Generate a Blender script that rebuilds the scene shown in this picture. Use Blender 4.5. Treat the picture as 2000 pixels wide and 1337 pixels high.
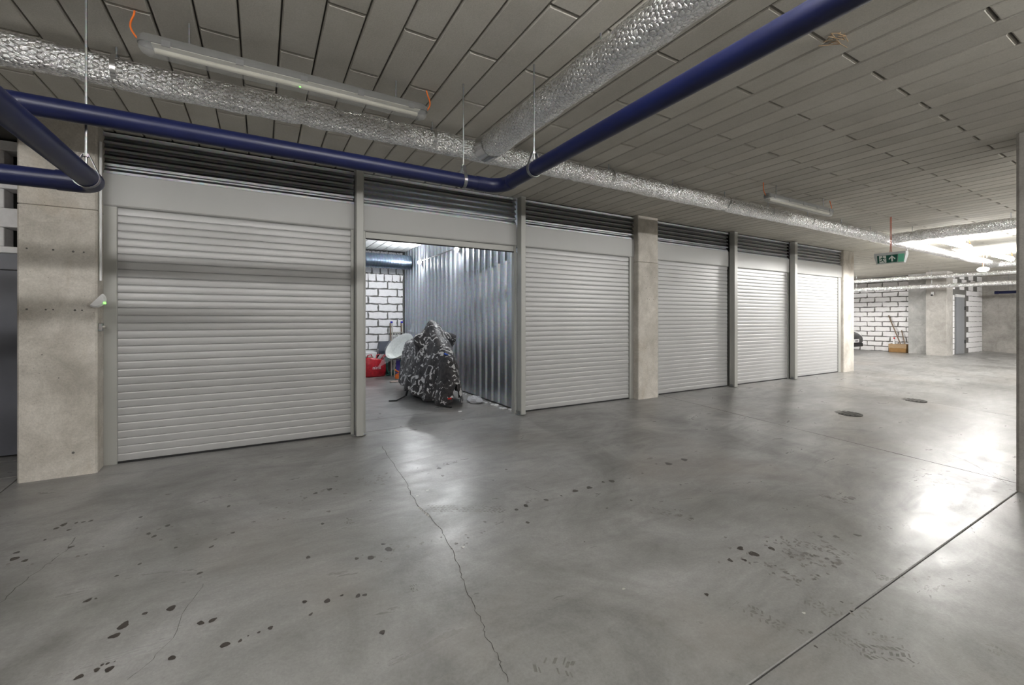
import bpy, math, random
from mathutils import Vector, noise
R = math.radians
PI = math.pi
random.seed(7)
sc = bpy.context.scene
for o in list(bpy.data.objects):
    bpy.data.objects.remove(o)
COL = sc.collection

# ---------------------------------------------------------------- camera
FPX, CX, HY, CH = 845.0, 1000.0, 622.0, 1.2      # focal length, centre, horizon (2000x1337 frame), camera height
YAW = math.atan(490 / 845.0)
cam_d = bpy.data.cameras.new('camera')
cam = bpy.data.objects.new('camera', cam_d)
COL.objects.link(cam)
cam.location = (0, 0, CH)
cam.rotation_euler = (PI / 2, 0, -YAW)
cam_d.sensor_width = 36
cam_d.lens = FPX / 2000 * 36
cam_d.shift_y = -(668.5 - HY) / 2000
cam_d.clip_start = .02
sc.camera = cam
# ---------------------------------------------------------------- world, exposure
w = bpy.data.worlds.new('world')
sc.world = w
w.use_nodes = True
w.node_tree.nodes['Background'].inputs[0].default_value = (.6, .65, .7, 1)
w.node_tree.nodes['Background'].inputs[1].default_value = .02
sc.view_settings.view_transform = 'Standard'
sc.view_settings.look = 'None'
sc.view_settings.gamma = 1
sc.view_settings.use_curve_mapping = False
sc.view_settings.exposure = 0.18
TUBE = 66.0         # radiance of a lit tube-light cover
UNIT = 1300.0          # radiance of the lamps inside the open unit
sc.cycles.max_bounces = 6
sc.cycles.diffuse_bounces = 5
sc.cycles.glossy_bounces = 3
sc.cycles.transparent_max_bounces = 6
sc.cycles.sample_clamp_indirect = 6

# ---------------------------------------------------------------- layout of the place (metres)
YW, SLOPE = 4.74, .062       # door plane; the aisle floor falls towards the camera
CZ = 2.74                    # ceiling
Y_LOW = -1.0
def floor_z(y):
    return 0.0 if y >= YW else -SLOPE * (YW - max(y, Y_LOW))
_s, _c = math.sin(YAW), math.cos(YAW)
def ray(px, py):
    r = (px - CX) / FPX
    return (_s + r * _c, _c - r * _s, (HY - py) / FPX)
def on_floor(px, py):
    a = ray(px, py)
    t = (-SLOPE * YW - CH) / (a[2] - SLOPE * a[1])
    if a[1] * t > YW:
        t = -CH / a[2]
    return Vector((a[0] * t, a[1] * t, CH + a[2] * t))
def fwd(x, y):
    return x * _s + y * _c
def seen_x(x, y):
    f = fwd(x, y)
    return None if f < .1 else CX + FPX * (x * _c - y * _s) / f

# ---------------------------------------------------------------- material helpers
class NT:
    def __init__(self, name):
        self.m = bpy.data.materials.new(name)
        self.m.use_nodes = True
        self.t = self.m.node_tree
        self.b = self.t.nodes['Principled BSDF']
    def n(self, kind, **kw):
        nd = self.t.nodes.new(kind)
        for k, v in kw.items():
            if hasattr(nd, k):
                setattr(nd, k, v)
        return nd
    def l(self, a, b):
        self.t.links.new(a, b)
    def pos(self, scale=(1, 1, 1)):
        g = self.n('ShaderNodeNewGeometry')
        mp = self.n('ShaderNodeMapping')
        mp.inputs['Scale'].default_value = scale
        self.l(g.outputs['Position'], mp.inputs['Vector'])
        return mp.outputs[0]
    def uv(self, scale=(1, 1, 1)):
        g = self.n('ShaderNodeTexCoord')
        mp = self.n('ShaderNodeMapping')
        mp.inputs['Scale'].default_value = scale
        self.l(g.outputs['UV'], mp.inputs['Vector'])
        return mp.outputs[0]
    def noise(self, vec, scale, detail=4, rough=.55, dist=0):
        nd = self.n('ShaderNodeTexNoise')
        nd.inputs['Scale'].default_value = scale
        nd.inputs['Detail'].default_value = detail
        nd.inputs['Roughness'].default_value = rough
        nd.inputs['Distortion'].default_value = dist
        self.l(vec, nd.inputs['Vector'])
        return nd.outputs['Fac']
    def ramp(self, fac, stops):
        nd = self.n('ShaderNodeValToRGB')
        e = nd.color_ramp.elements
        while len(e) < len(stops):
            e.new(.5)
        for i, (p, c) in enumerate(stops):
            e[i].position = p
            e[i].color = c if len(c) == 4 else (*c, 1)
        self.l(fac, nd.inputs['Fac'])
        return nd.outputs['Color']
    def mix(self, fac, a, b, blend='MIX'):
        nd = self.n('ShaderNodeMix', data_type='RGBA', blend_type=blend)
        for v, i in ((fac, 0), (a, 6), (b, 7)):
            if hasattr(v, 'links') or hasattr(v, 'is_linked'):
                self.l(v, nd.inputs[i])
            elif i == 0:
                nd.inputs[0].default_value = v
            else:
                nd.inputs[i].default_value = (*v, 1)
        return nd.outputs[2]
    def math(self, op, a, b=0.0):
        nd = self.n('ShaderNodeMath', operation=op)
        for i, v in enumerate((a, b)):
            if hasattr(v, 'is_linked'):
                self.l(v, nd.inputs[i])
            else:
                nd.inputs[i].default_value = v
        return nd.outputs[0]
    def bump(self, h, strength=.3, dist=.01, normal=None):
        nd = self.n('ShaderNodeBump')
        nd.inputs['Strength'].default_value = strength
        nd.inputs['Distance'].default_value = dist
        self.l(h, nd.inputs['Height'])
        if normal is not None:
            self.l(normal, nd.inputs['Normal'])
        return nd.outputs[0]
    def set(self, **kw):
        names = dict(col='Base Color', rough='Roughness', metal='Metallic', spec='Specular IOR Level', normal='Normal',
                     trans='Transmission Weight', ior='IOR', alpha='Alpha', emit='Emission Color', es='Emission Strength',
                     sheen='Sheen Weight', coat='Coat Weight')
        for k, v in kw.items():
            i = self.b.inputs[names[k]]
            if hasattr(v, 'is_linked'):
                self.l(v, i)
            elif isinstance(v, tuple):
                i.default_value = (*v, 1)
            else:
                i.default_value = v
        return self.m

M = {}
def plain(name, col, rough=.5, metal=0.0, var=.06, scale=14, **kw):
    t = NT(name)
    f = t.noise(t.pos(), scale, 3)
    c = t.ramp(f, [(.3, tuple(v * (1 - var) for v in col)), (.7, tuple(min(1, v * (1 + var)) for v in col))])
    M[name] = t.set(col=c, rough=rough, metal=metal, **kw)
    return M[name]

def make_floor(name, mul=1.0):
    t = NT(name)
    p = t.pos()
    big = t.noise(p, .9, 7, .66, .8)
    drag = t.noise(t.pos((1, 3.0, 1)), 1.9, 7, .70, .7)      # trowel drag along the doors
    fine = t.noise(p, 75, 3, .75)
    base = t.ramp(big, [(.32, (.150 * mul, .147 * mul, .140 * mul)), (.5, (.232 * mul, .229 * mul, .222 * mul)), (.67, (.318 * mul, .316 * mul, .310 * mul))])
    base = t.mix(.6, base, t.ramp(drag, [(.32, (.66, .66, .66)), (.60, (1.0, 1.0, .995))]), 'MULTIPLY')
    base = t.mix(.5, base, t.ramp(fine, [(.28, (.70, .70, .70)), (.7, (1.12, 1.12, 1.12))]), 'MULTIPLY')
    warm = t.noise(p, .6, 4, .6)
    base = t.mix(t.ramp(warm, [(.52, (0, 0, 0)), (.74, (.5, .5, .5))]), base, (.24 * mul, .212 * mul, .185 * mul))
    rg = t.ramp(drag, [(.3, (.42, .42, .42)), (.7, (.25, .25, .25))])
    M[name] = t.set(col=base, rough=rg, spec=.55, normal=t.bump(t.math('ADD', fine, t.math('MULTIPLY', drag, 2.5)), .12, .004))
make_floor('floor_concrete', 1.14)
make_floor('unit_floor_concrete', 1.12)

def make_concrete(name, a, b, stain=(.36, .27, .16), bump=.35):
    t = NT(name)
    p = t.pos()
    big = t.noise(p, 1.7, 6, .62, .5)
    col = t.ramp(big, [(.3, a), (.68, b)])
    fine = t.noise(p, 70, 4, .7)
    mott = t.noise(p, 6.5, 6, .7, .6)
    col = t.mix(.55, col, t.ramp(mott, [(.32, (.66, .65, .62)), (.62, (1.06, 1.06, 1.06))]), 'MULTIPLY')
    col = t.mix(.55, col, t.ramp(fine, [(.25, (.66, .66, .66)), (.7, (1.1, 1.1, 1.1))]), 'MULTIPLY')
    pores = t.n('ShaderNodeTexVoronoi')
    pores.inputs['Scale'].default_value = 22
    t.l(p, pores.inputs['Vector'])
    pm = t.ramp(pores.outputs['Distance'], [(.03, (.5, .5, .5)), (.09, (1, 1, 1))])
    col = t.mix(.6, col, pm, 'MULTIPLY')
    st = t.noise(t.pos((1.4, 1.4, .5)), 1.3, 4, .6, 1.2)
    col = t.mix(t.ramp(st, [(.56, (0, 0, 0)), (.78, (.55, .55, .55))]), col, stain)
    M[name] = t.set(col=col, rough=.85, spec=.25, normal=t.bump(t.math('ADD', fine, pm), bump, .006))
make_concrete('column_concrete', (.46, .43, .38), (.74, .70, .64), bump=.6)
make_concrete('grey_concrete', (.36, .345, .32), (.52, .50, .47), (.25, .235, .21))
make_concrete('render_wall', (.36, .36, .35), (.56, .555, .54), (.36, .34, .32))

def make_board(name, base, spread):
    t = NT(name)
    p = t.pos()
    oi = t.n('ShaderNodeObjectInfo')
    gi = t.n('ShaderNodeNewGeometry')
    rnd = t.math('FRACT', t.math('ADD', oi.outputs['Random'], gi.outputs['Random Per Island']))
    col = t.ramp(rnd, [(0, tuple(v * (1 - spread) for v in base)), (1, tuple(v * (1 + spread) for v in base))])
    f = t.noise(p, 140, 4, .75)
    col = t.mix(.5, col, t.ramp(f, [(.25, (.66, .66, .64)), (.72, (1.12, 1.12, 1.1))]), 'MULTIPLY')
    bl = t.noise(p, 2.6, 4, .6, .5)
    col = t.mix(.5, col, t.ramp(bl, [(.3, (.82, .80, .76)), (.7, (1.05, 1.05, 1.05))]), 'MULTIPLY')
    M[name] = t.set(col=col, rough=.95, spec=.15, normal=t.bump(f, .5, .004))
make_board('ceiling_board_wood_wool', (.52, .50, .455), .08)
make_board('white_ceiling_board', (.74, .75, .76), .04)
plain('ceiling_slab', (.10, .094, .082), .95)

def make_foil(name, cell=35.0, base=(.97, .97, .97), net=.68):
    """aluminium foil under wire netting: pillowed cells plus sharp creases"""
    t = NT(name)
    mp = t.uv()
    def vm(op, a, b):
        nd = t.n('ShaderNodeVectorMath', operation=op)
        for i, q in enumerate((a, b)):
            if hasattr(q, 'is_linked'): t.l(q, nd.inputs[i])
            else: nd.inputs[i].default_value = q
        return nd.outputs['Value'] if op == 'LENGTH' else nd.outputs[0]
    wob = t.n('ShaderNodeTexNoise')
    wob.inputs['Scale'].default_value = 9
    wob.inputs['Detail'].default_value = 3
    t.l(mp, wob.inputs['Vector'])
    p0 = vm('ADD', t.uv((cell, cell, 0)), vm('MULTIPLY', vm('SUBTRACT', wob.outputs['Color'], (.5, .5, .5)), (1.6, 1.6, 0)))
    p0 = vm('ADD', p0, (20, 20, 0))
    sz, hs = (1.0, 1.732, 1.0), (.5, .866, 0)
    d1 = vm('LENGTH', vm('SUBTRACT', vm('MODULO', p0, sz), hs), (0, 0, 0))
    d2 = vm('LENGTH', vm('SUBTRACT', vm('MODULO', vm('ADD', p0, hs), sz), hs), (0, 0, 0))
    dist = t.math('MINIMUM', d1, d2)
    pil = t.ramp(dist, [(.0, (1, 1, 1)), (.36, (.72, .72, .72)), (.54, (0, 0, 0))])
    crease = t.noise(t.uv((1, .6, 1)), 26, 6, .68, 2.6)
    fine = t.noise(mp, 130, 3, .7, 1.0)
    h = t.math('ADD', t.math('MULTIPLY', pil, 1.2), t.math('MULTIPLY', crease, 1.4))
    h = t.math('ADD', h, t.math('MULTIPLY', fine, .2))
    wm = t.ramp(dist, [(.44, (1, 1, 1)), (.54, (net, net, net))])
    col = t.mix(1.0, base, wm, 'MULTIPLY')
    rg = t.ramp(crease, [(.36, (.18, .18, .18)), (.62, (.32, .32, .32))])
    M[name] = t.set(col=col, metal=1.0, rough=rg, normal=t.bump(h, .68, .008))
make_foil('foil_wrap')
make_foil('foil_wrap_plain', 70.0, (.78, .78, .78), .8)

def make_galv(name, base, rough, sc_):
    t = NT(name)
    v = t.n('ShaderNodeTexVoronoi')
    v.inputs['Scale'].default_value = sc_
    t.l(t.pos(), v.inputs['Vector'])
    c = t.mix(.18, base, v.outputs['Color'], 'MULTIPLY')
    big = t.noise(t.pos((1, 1, .25)), 3.0, 4)
    M[name] = t.set(col=c, metal=1.0, rough=t.ramp(big, [(.3, (rough * .8,) * 3), (.7, (rough * 1.3,) * 3)]))
make_galv('galvanised_sheet', (.60, .635, .68), .40, 40)
make_galv('galvanised_spiral', (.20, .25, .32), .30, 30)
make_galv('louver_steel', (.46, .475, .49), .46, 40)
make_galv('zinc_rod', (.34, .35, .355), .42, 90)

def make_paint(name, col, rough, metal=0.0, dirt=.10):
    t = NT(name)
    f = t.noise(t.pos((1, 1, .4)), 2.2, 5, .6)
    f2 = t.noise(t.pos(), 220, 2)
    c = t.ramp(f, [(.3, tuple(v * (1 - dirt) for v in col)), (.7, col)])
    M[name] = t.set(col=c, rough=rough, metal=metal, normal=t.bump(f2, .03, .001))
make_paint('shutter_paint', (.455, .454, .452), .37, .18, .05)
make_paint('frame_paint', (.42, .42, .395), .42, .15, .06)
make_paint('header_paint', (.41, .41, .40), .45, .15, .05)
plain('rubber_black', (.015, .015, .016), .7)
plain('blue_pipe_plastic', (.003, .0065, .046), .40, var=.18, scale=5)
plain('blue_pipe_grime', (.10, .11, .15), .5, var=.3, scale=20)
plain('orange_cable', (.75, .16, .02), .5)
plain('copper_cable', (.36, .085, .04), .55)
plain('lamp_housing', (.15, .15, .145), .5)
plain('lamp_bracket', (.16, .16, .16), .5)
plain('tube_white', (.66, .63, .52), .35)
plain('lamp_tray', (.60, .58, .50), .4)
plain('white_plastic', (.78, .78, .78), .4)
plain('block_white', (.86, .845, .85), .85, var=.05, scale=25)
plain('block_side', (.62, .60, .55), .9, var=.06, scale=25)
plain('mortar', (.15, .146, .138), .95, var=.25, scale=30)
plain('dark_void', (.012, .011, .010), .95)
plain('door_blue_grey', (.135, .140, .165), .42, var=.03)
plain('door_grey', (.26, .27, .285), .45, var=.03)
plain('stain_dark', (.050, .043, .038), .34, var=.25, scale=40)
plain('stain_soft', (.115, .108, .10), .36, var=.2, scale=30)
plain('stain_faint', (.165, .158, .147), .40, var=.2, scale=30)
plain('crack_dark', (.07, .066, .06), .8, var=.3, scale=40)
plain('chip_light', (.45, .44, .41), .6)
plain('joint_filler', (.055, .05, .046), .8, var=.3, scale=30)
plain('cast_iron', (.045, .042, .038), .6, metal=.5, var=.3, scale=60)
plain('red_plastic', (.42, .012, .022), .30, var=.25, scale=22)
plain('hose_green', (.01, .095, .075), .38, var=.2)
plain('box_navy', (.016, .024, .045), .45)
plain('cardboard', (.36, .25, .145), .85, var=.1)
plain('cardboard_dark', (.28, .155, .055), .85, var=.1)
plain('wood_handle', (.20, .14, .095), .7)
plain('aluminium', (.62, .60, .55), .35, metal=.75)
plain('blue_cap', (.02, .02, .42), .4)
plain('tub_white', (.80, .82, .79), .35, var=.03)
plain('orange_plastic', (.72, .16, .015), .45)
plain('violet_cloth', (.05, .03, .22), .7)
plain('grey_cloth', (.085, .075, .07), .8)
plain('brown_paper', (.30, .235, .20), .8)
plain('white_paper', (.78, .78, .78), .7)
plain('black_strap', (.012, .012, .014), .6)
plain('red_reflector', (.55, .02, .02), .3)
plain('sign_grey', (.50, .52, .52), .45)
plain('sign_green', (.004, .085, .055), .4)
plain('sign_mint', (.18, .62, .42), .3)
plain('sign_white', (.75, .78, .74), .5)
plain('car_paint', (.008, .009, .011), .30)
plain('car_glass', (.02, .024, .028), .05)
plain('tyre_rubber', (.018, .018, .018), .75)
plain('plate_white', (.8, .8, .8), .4)
plain('pale_bag', (.55, .55, .58), .3)
plain('blue_badge', (.02, .10, .55), .5)

def make_clear(name, col, alpha):
    t = NT(name)
    f = t.noise(t.pos(), 28, 4, .7, 1.5)
    a = t.ramp(f, [(.35, (alpha * .6,) * 3), (.7, (min(1, alpha * 1.7),) * 3)])
    M[name] = t.set(col=col, rough=.12, alpha=a, normal=t.bump(f, .8, .02))
make_clear('clear_film', (.75, .77, .80), .15)
def make_cover():
    t = NT('prismatic_cover')
    wv = t.n('ShaderNodeTexWave', wave_type='BANDS', bands_direction='X')
    wv.inputs['Scale'].default_value = 60
    t.l(t.pos(), wv.inputs['Vector'])
    M['prismatic_cover'] = t.set(col=(.42, .425, .415), rough=.25, alpha=.36, normal=t.bump(wv.outputs['Fac'], .08, .002))
make_cover()

def make_emit(name, col, s):
    t = NT(name)
    M[name] = t.set(col=col, emit=col, es=s)
make_emit('tube_lit', (1.0, .982, .955), TUBE)
make_emit('twin_tube_lit', (1.0, .982, .955), TUBE * 3.9)
make_emit('unit_lamp_lit', (.96, .98, 1.0), UNIT)
make_emit('round_lamp_lit', (1.0, .96, .9), 14)
make_emit('led_green', (.25, 1.0, .15), 2.0)

def make_camo():
    t = NT('camo_cover')
    p = t.pos()
    n1 = t.noise(p, 8.5, 2.2, .55, 1.8)
    n2 = t.noise(t.pos((1, .8, 1)), 16, 3, .7, .8)
    dark = t.ramp(n2, [(.42, (.016, .014, .016)), (.58, (.046, .040, .039))])
    m1 = t.ramp(n1, [(.572, (0, 0, 0)), (.584, (1, 1, 1))])
    col = t.mix(m1, dark, (.62, .61, .60))
    wr = t.noise(t.pos((1, 1, .35)), 13, 4, .6, .6)
    M['camo_cover'] = t.set(col=col, rough=.5, sheen=.1, normal=t.bump(wr, .55, .03))
make_camo()

# ---------------------------------------------------------------- mesh helpers
class MB:
    def __init__(self):
        self.v, self.f, self.uvs = [], [], None
    def box(self, x0, x1, y0, y1, z0, z1):
        i = len(self.v)
        self.v += [(x0, y0, z0), (x1, y0, z0), (x1, y1, z0), (x0, y1, z0), (x0, y0, z1), (x1, y0, z1), (x1, y1, z1), (x0, y1, z1)]
        self.f += [tuple(i + k for k in q) for q in ((0, 3, 2, 1), (4, 5, 6, 7), (0, 1, 5, 4), (1, 2, 6, 5), (2, 3, 7, 6), (3, 0, 4, 7))]
        return self
    def cbox(self, x0, x1, y0, y1, z0, z1, c=.004):
        """box with chamfered vertical edges and rim"""
        ring = lambda d, z: [(x0 + d + c, y0 + d, z), (x1 - d - c, y0 + d, z), (x1 - d, y0 + d + c, z), (x1 - d, y1 - d - c, z),
                             (x1 - d - c, y1 - d, z), (x0 + d + c, y1 - d, z), (x0 + d, y1 - d - c, z), (x0 + d, y0 + d + c, z)]
        self.loft([ring(c, z0), ring(0, z0 + c), ring(0, z1 - c), ring(c, z1)], caps=True)
        return self
    def loft(self, rings, closed=True, caps=True):
        i = len(self.v)
        n = len(rings[0])
        for r in rings:
            self.v += [tuple(p) for p in r]
        for a in range(len(rings) - 1):
            for k in range(n if closed else n - 1):
                k2 = (k + 1) % n
                self.f.append((i + a * n + k, i + a * n + k2, i + (a + 1) * n + k2, i + (a + 1) * n + k))
        if caps and closed:
            self.f.append(tuple(i + k for k in reversed(range(n))))
            self.f.append(tuple(i + (len(rings) - 1) * n + k for k in range(n)))
        return self
    def tube(self, pts, r, seg=12, caps=True):
        pts = [Vector(p) for p in pts]
        rr = r if isinstance(r, (list, tuple)) else [r] * len(pts)
        rings = []
        prev = None
        for k, p in enumerate(pts):
            d = (pts[min(k + 1, len(pts) - 1)] - pts[max(k - 1, 0)]).normalized()
            if prev is None:
                up = Vector((0, 0, 1)) if abs(d.z) < .9 else Vector((1, 0, 0))
                a = d.cross(up).normalized()
            else:
                a = (prev - d * prev.dot(d)).normalized()
            prev = a
            b = d.cross(a)
            rings.append([p + (a * math.cos(2 * PI * q / seg) + b * math.sin(2 * PI * q / seg)) * rr[k] for q in range(seg)])
        return self.loft(rings, True, caps)
    def prism(self, pts, axis, a, b):
        """extrude a 2D outline along an axis ('x','y','z') from a to b"""
        def P(p, t):
            return {'x': (t, p[0], p[1]), 'y': (p[0], t, p[1]), 'z': (p[0], p[1], t)}[axis]
        return self.loft([[P(p, a) for p in pts], [P(p, b) for p in pts]], True, True)
    def disc(self, c, r, z, n=12, jit=0.0, sx=1.0, sy=1.0, rot=0.0, fz=None):
        i = len(self.v)
        ph = random.random() * 6
        for k in range(n):
            a = 2 * PI * k / n
            q = r * (1 + jit * (math.sin(3 * a + ph) * .5 + random.uniform(-.6, .6)))
            x, y = q * math.cos(a) * sx, q * math.sin(a) * sy
            X = c[0] + x * math.cos(rot) - y * math.sin(rot)
            Y = c[1] + x * math.sin(rot) + y * math.cos(rot)
            self.v.append((X, Y, z if fz is None else fz(Y) + z))
        self.f.append(tuple(i + k for k in range(n)))
        return self
    def sphere(self, c, rx, ry, rz, u=12, v=8):
        rings = []
        for a in range(1, v):
            t = PI * a / v
            rings.append([(c[0] + rx * math.sin(t) * math.cos(2 * PI * k / u), c[1] + ry * math.sin(t) * math.sin(2 * PI * k / u), c[2] - rz * math.cos(t)) for k in range(u)])
        return self.loft(rings, True, True)
    def mesh(self, name, mat, smooth=False):
        me = bpy.data.meshes.new(name)
        me.from_pydata(self.v, [], self.f)
        if isinstance(mat, (list, tuple)):
            for m in mat:
                me.materials.append(M[m])
        else:
            me.materials.append(M[mat])
        if self.uvs is not None:
            ul = me.uv_layers.new(name='UVMap')
            for lp in me.loops:
                ul.data[lp.index].uv = self.uvs[lp.vertex_index]
        if smooth:
            for p in me.polygons:
                p.use_smooth = True
            try:
                me.set_sharp_from_angle(angle=R(smooth if smooth is not True else 40))
            except Exception:
                pass
        me.update()
        return me
    def build(self, name, mat, parent=None, smooth=False, loc=None):
        return put(name, self.mesh(name, mat, smooth), parent, loc)

def world_loc(o):
    v = Vector()
    while o is not None:
        v = v + o.location
        o = o.parent
    return v
def put(name, me, parent=None, loc=None, rot=None):
    """children are authored in world coordinates"""
    o = bpy.data.objects.new(name, me)
    COL.objects.link(o)
    base = world_loc(parent)
    if parent is not None:
        o.parent = parent
    o.location = (Vector(loc) if loc is not None else Vector()) - base
    if rot is not None:
        o.rotation_euler = rot
    return o
def empty(name, loc=(0, 0, 0)):
    o = bpy.data.objects.new(name, None)
    COL.objects.link(o)
    o.location = loc
    o.empty_display_size = .1
    return o
def tag(o, label=None, cat=None, group=None, kind=None):
    if label: o['label'] = label
    if cat: o['category'] = cat
    if group: o['group'] = group
    if kind: o['kind'] = kind
    return o
def struct(o, label=None):
    o['kind'] = 'structure'
    if label: o['label'] = label
    return o

# ================================================================ FLOOR
G = .003
floor = struct(MB().box(-10, 24, -9.2, 12.2, -.62, -.60).build('floor', 'joint_filler'), 'grey power-floated concrete garage floor')
def slab(poly, mat='floor_concrete'):
    """poly: outline in plan (counter-clockwise); follows the fall of the floor, split at break lines beforehand"""
    n = len(poly)
    mb = MB()
    c = .004
    cx = sum(p[0] for p in poly) / n; cy = sum(p[1] for p in poly) / n
    ins = []
    for k in range(n):
        a, b, d = Vector((*poly[k - 1], 0)), Vector((*poly[k], 0)), Vector((*poly[(k + 1) % n], 0))
        e1, e2 = (b - a).normalized(), (d - b).normalized()
        n1, n2 = Vector((-e1.y, e1.x, 0)), Vector((-e2.y, e2.x, 0))
        m = (n1 + n2)
        m = m / max(.3, (1 + n1.dot(n2)))
        ins.append((b, m))
    r0 = [(b.x + m.x * G, b.y + m.y * G, -.6) for b, m in ins]
    r1 = [(b.x + m.x * G, b.y + m.y * G, floor_z(b.y) - c) for b, m in ins]
    r2 = [(b.x + m.x * (G + c), b.y + m.y * (G + c), floor_z(b.y)) for b, m in ins]
    mb.loft([r0, r1, r2], True, True)
    return mb.build('slab', mat, floor)
JX = lambda y: 5.42 + (YW - y) * .072
slab([(-10, -9), (24, -9), (24, Y_LOW), (-10, Y_LOW)])
slab([(-10, Y_LOW), (24, Y_LOW), (24, 1.0), (-10, 1.0)])
slab([(-10, 1.0), (-1.585, 1.0), (-1.585, YW), (-10, YW)])
slab([(-1.585, 1.0), (JX(1.0), 1.0), (JX(YW), YW), (-1.585, YW)])
slab([(JX(1.0), 1.0), (9.25, 1.0), (9.25, YW), (JX(YW), YW)])
slab([(9.25, 1.0), (24, 1.0), (24, YW), (9.25, YW)])
slab([(-10, YW), (11.9, YW), (11.9, 5.28), (-10, 5.28)], 'unit_floor_concrete')
slab([(-10, 5.28), (11.9, 5.28), (11.9, 12), (-10, 12)], 'unit_floor_concrete')
slab([(11.9, YW), (24, YW), (24, 12), (11.9, 12)])

# oil drips, read from the photograph and laid on the real floor
A = [(440,1205,50),(540,1165,40),(610,1160,50),(570,1137,22),(600,1130,20),(640,1118,14),(960,1098,45),(1255,1025,55),(1340,1003,30),(1385,975,12),(1445,955,20),(1510,930,32),(1735,855,28),(1700,785,28),(1825,780,38),(1908,750,20),(690,917,70),(640,975,60),(955,822,50),(810,850,30),(1120,903,45),(1185,888,45),(490,777,45),(535,767,20),(1115,625,35),(1180,478,30),(1300,400,25),(980,483,20),(860,420,35),(830,405,30),(935,360,28),(395,480,35),(95,510,30),(80,545,50),(140,555,35),(315,375,28),(355,355,45),(425,345,22),(465,340,20),(508,333,24),(385,384,25),(250,440,20),(785,313,20),(1275,253,28),(1800,350,25),(780,574,22),(650,641,22),(1720,537,30),(1880,88,20),(1760,180,30),(1840,158,30)]
B = [(265,1055,35),(135,860,35),(172,855,28),(48,857,18),(300,610,50),(270,583,25),(205,655,40),(128,660,28),(260,677,12),(1045,467,28),(985,398,25),(1035,376,35),(1145,346,30),(1225,323,18),(1300,298,40),(1375,280,38),(1450,250,22),(1495,245,38),(1885,130,40),(1800,152,40),(1470,390,18),(1600,348,18),(1350,570,10),(860,240,14),(570,176,28),(930,182,14),(1660,203,14),(1735,153,12)]
C = [(400,605,46),(470,635,56),(345,668,38),(423,668,30),(568,606,40),(1030,535,40),(220,853,28),(805,1132,24),(240,300,10),(512,246,10),(80,265,12),(1180,210,8),(945,893,16)]
Csoft = [(800,522,35),(870,555,110),(1180,497,50),(630,395,40),(845,325,40),(920,350,120),(1110,1065,50),(735,1050,70),(75,400,40),(105,435,70),(700,640,90),(780,650,110),(900,660,100),(950,690,110),(620,740,70),(560,700,60),(700,780,60),(840,600,70),(790,760,80)]
drips, soft, faint = MB(), MB(), MB()
def drip(mb, px, py, wpx, jit=.22, lim=.075):
    p = on_floor(px, py)
    f = fwd(p.x, p.y)
    r = min(lim, wpx * f / FPX / 2)
    mb.disc((p.x, p.y), r * .92, .0009, 12, jit, 1.0, random.uniform(.62, .95), random.uniform(0, 3), floor_z)
for x, y, ww in A: drip(drips, x * .35, 900 + y * .35, ww * .35)
for x, y, ww in B: drip(drips, 650 + x * .3642, 850 + y * .3642, ww * .3642)
for x, y, ww in C: drip(drips, 1300 + x * .3642, 850 + y * .3642, ww * .3642, .35)
def streak(mb, p0, p1, w0, n=8):
    """thin ragged smear between two image points"""
    a, b = on_floor(*p0), on_floor(*p1)
    for k in range(n):
        t = (k + random.uniform(.1, .9)) / n
        q = a.lerp(b, t)
        d = b - a
        mb.disc((q.x, q.y), d.length / n * .55, .0008, 8, .3, 1.0, random.uniform(.15, .35) * w0, math.atan2(d.y, d.x), floor_z)
def tread(mb, p0, p1, rows, n, width, fill=.7):
    """a short stretch of tyre print: rows of small slanted blocks"""
    a, b = on_floor(*p0), on_floor(*p1)
    d = (b - a); L = d.length; d.normalize()
    s = Vector((-d.y, d.x, 0))
    for r in range(rows):
        for k in range(n):
            if random.random() > fill: continue
            o = a + d * (L * (k + .5 + random.uniform(-.18, .18)) / n + (r % 2) * L / n * .4) + s * width * (r - (rows - 1) / 2 + random.uniform(-.2, .2)) / rows
            hl, hw, sk = L / n * random.uniform(.15, .42), width / rows * random.uniform(.15, .42), (L / n) * .25 * (1 if r % 2 else -1)
            i = len(mb.v)
            for u, v in ((-1, -1), (1, -1), (1, 1), (-1, 1)):
                q = o + d * (hl * u + sk * v) + s * hw * v
                mb.v.append((q.x, q.y, floor_z(q.y) + .0008))
            mb.f.append((i, i + 1, i + 2, i + 3))
for x, y, ww in Csoft:
    px, py = 1300 + x * .3642, 850 + y * .3642
    for k in range(5):
        drip(soft if k < 2 else faint, px + random.uniform(-.25, .25) * ww, py + random.uniform(-.06, .06) * ww, ww * .10, .4, .03)
for p0, p1, r_, n_, w_, fl_ in [((830,992),(985,994),4,22,.10,.85),((1545,1057),(1665,1085),3,14,.10,.6),((1500,1045),(1600,1110),5,16,.16,.5),
                         ((1455,1185),(1530,1225),3,9,.09,.75),((1575,1170),(1640,1205),3,8,.10,.8),((1620,1230),(1700,1275),4,10,.10,.8),((1680,1270),(1775,1280),3,9,.09,.9),
                         ((1700,1250),(1775,1260),4,9,.10,.6),((1600,965),(1660,983),2,8,.05,.8),((1270,995),(1350,1012),3,8,.10,.5),((690,945),(760,930),4,9,.16,.4),
                         ((1040,1295),(1120,1305),2,9,.09,.7),((1450,1080),(1560,1140),4,14,.14,.35),((1640,1180),(1720,1205),4,9,.12,.4),((1920,1255),(1960,1278),3,5,.08,.8),
                         ((800,1150),(815,1147),3,4,.06,.9),((670,1015),(690,1020),3,4,.06,.7),((850,910),(900,900),2,8,.05,.7)]:
    tread(faint if fl_ < .86 else soft, p0, p1, r_, n_, w_, fl_)
streak(soft, (1025, 950), (1055, 960), 1.2, 6)
streak(soft, (1690, 1000), (1720, 1008), 1.0, 4)
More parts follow.
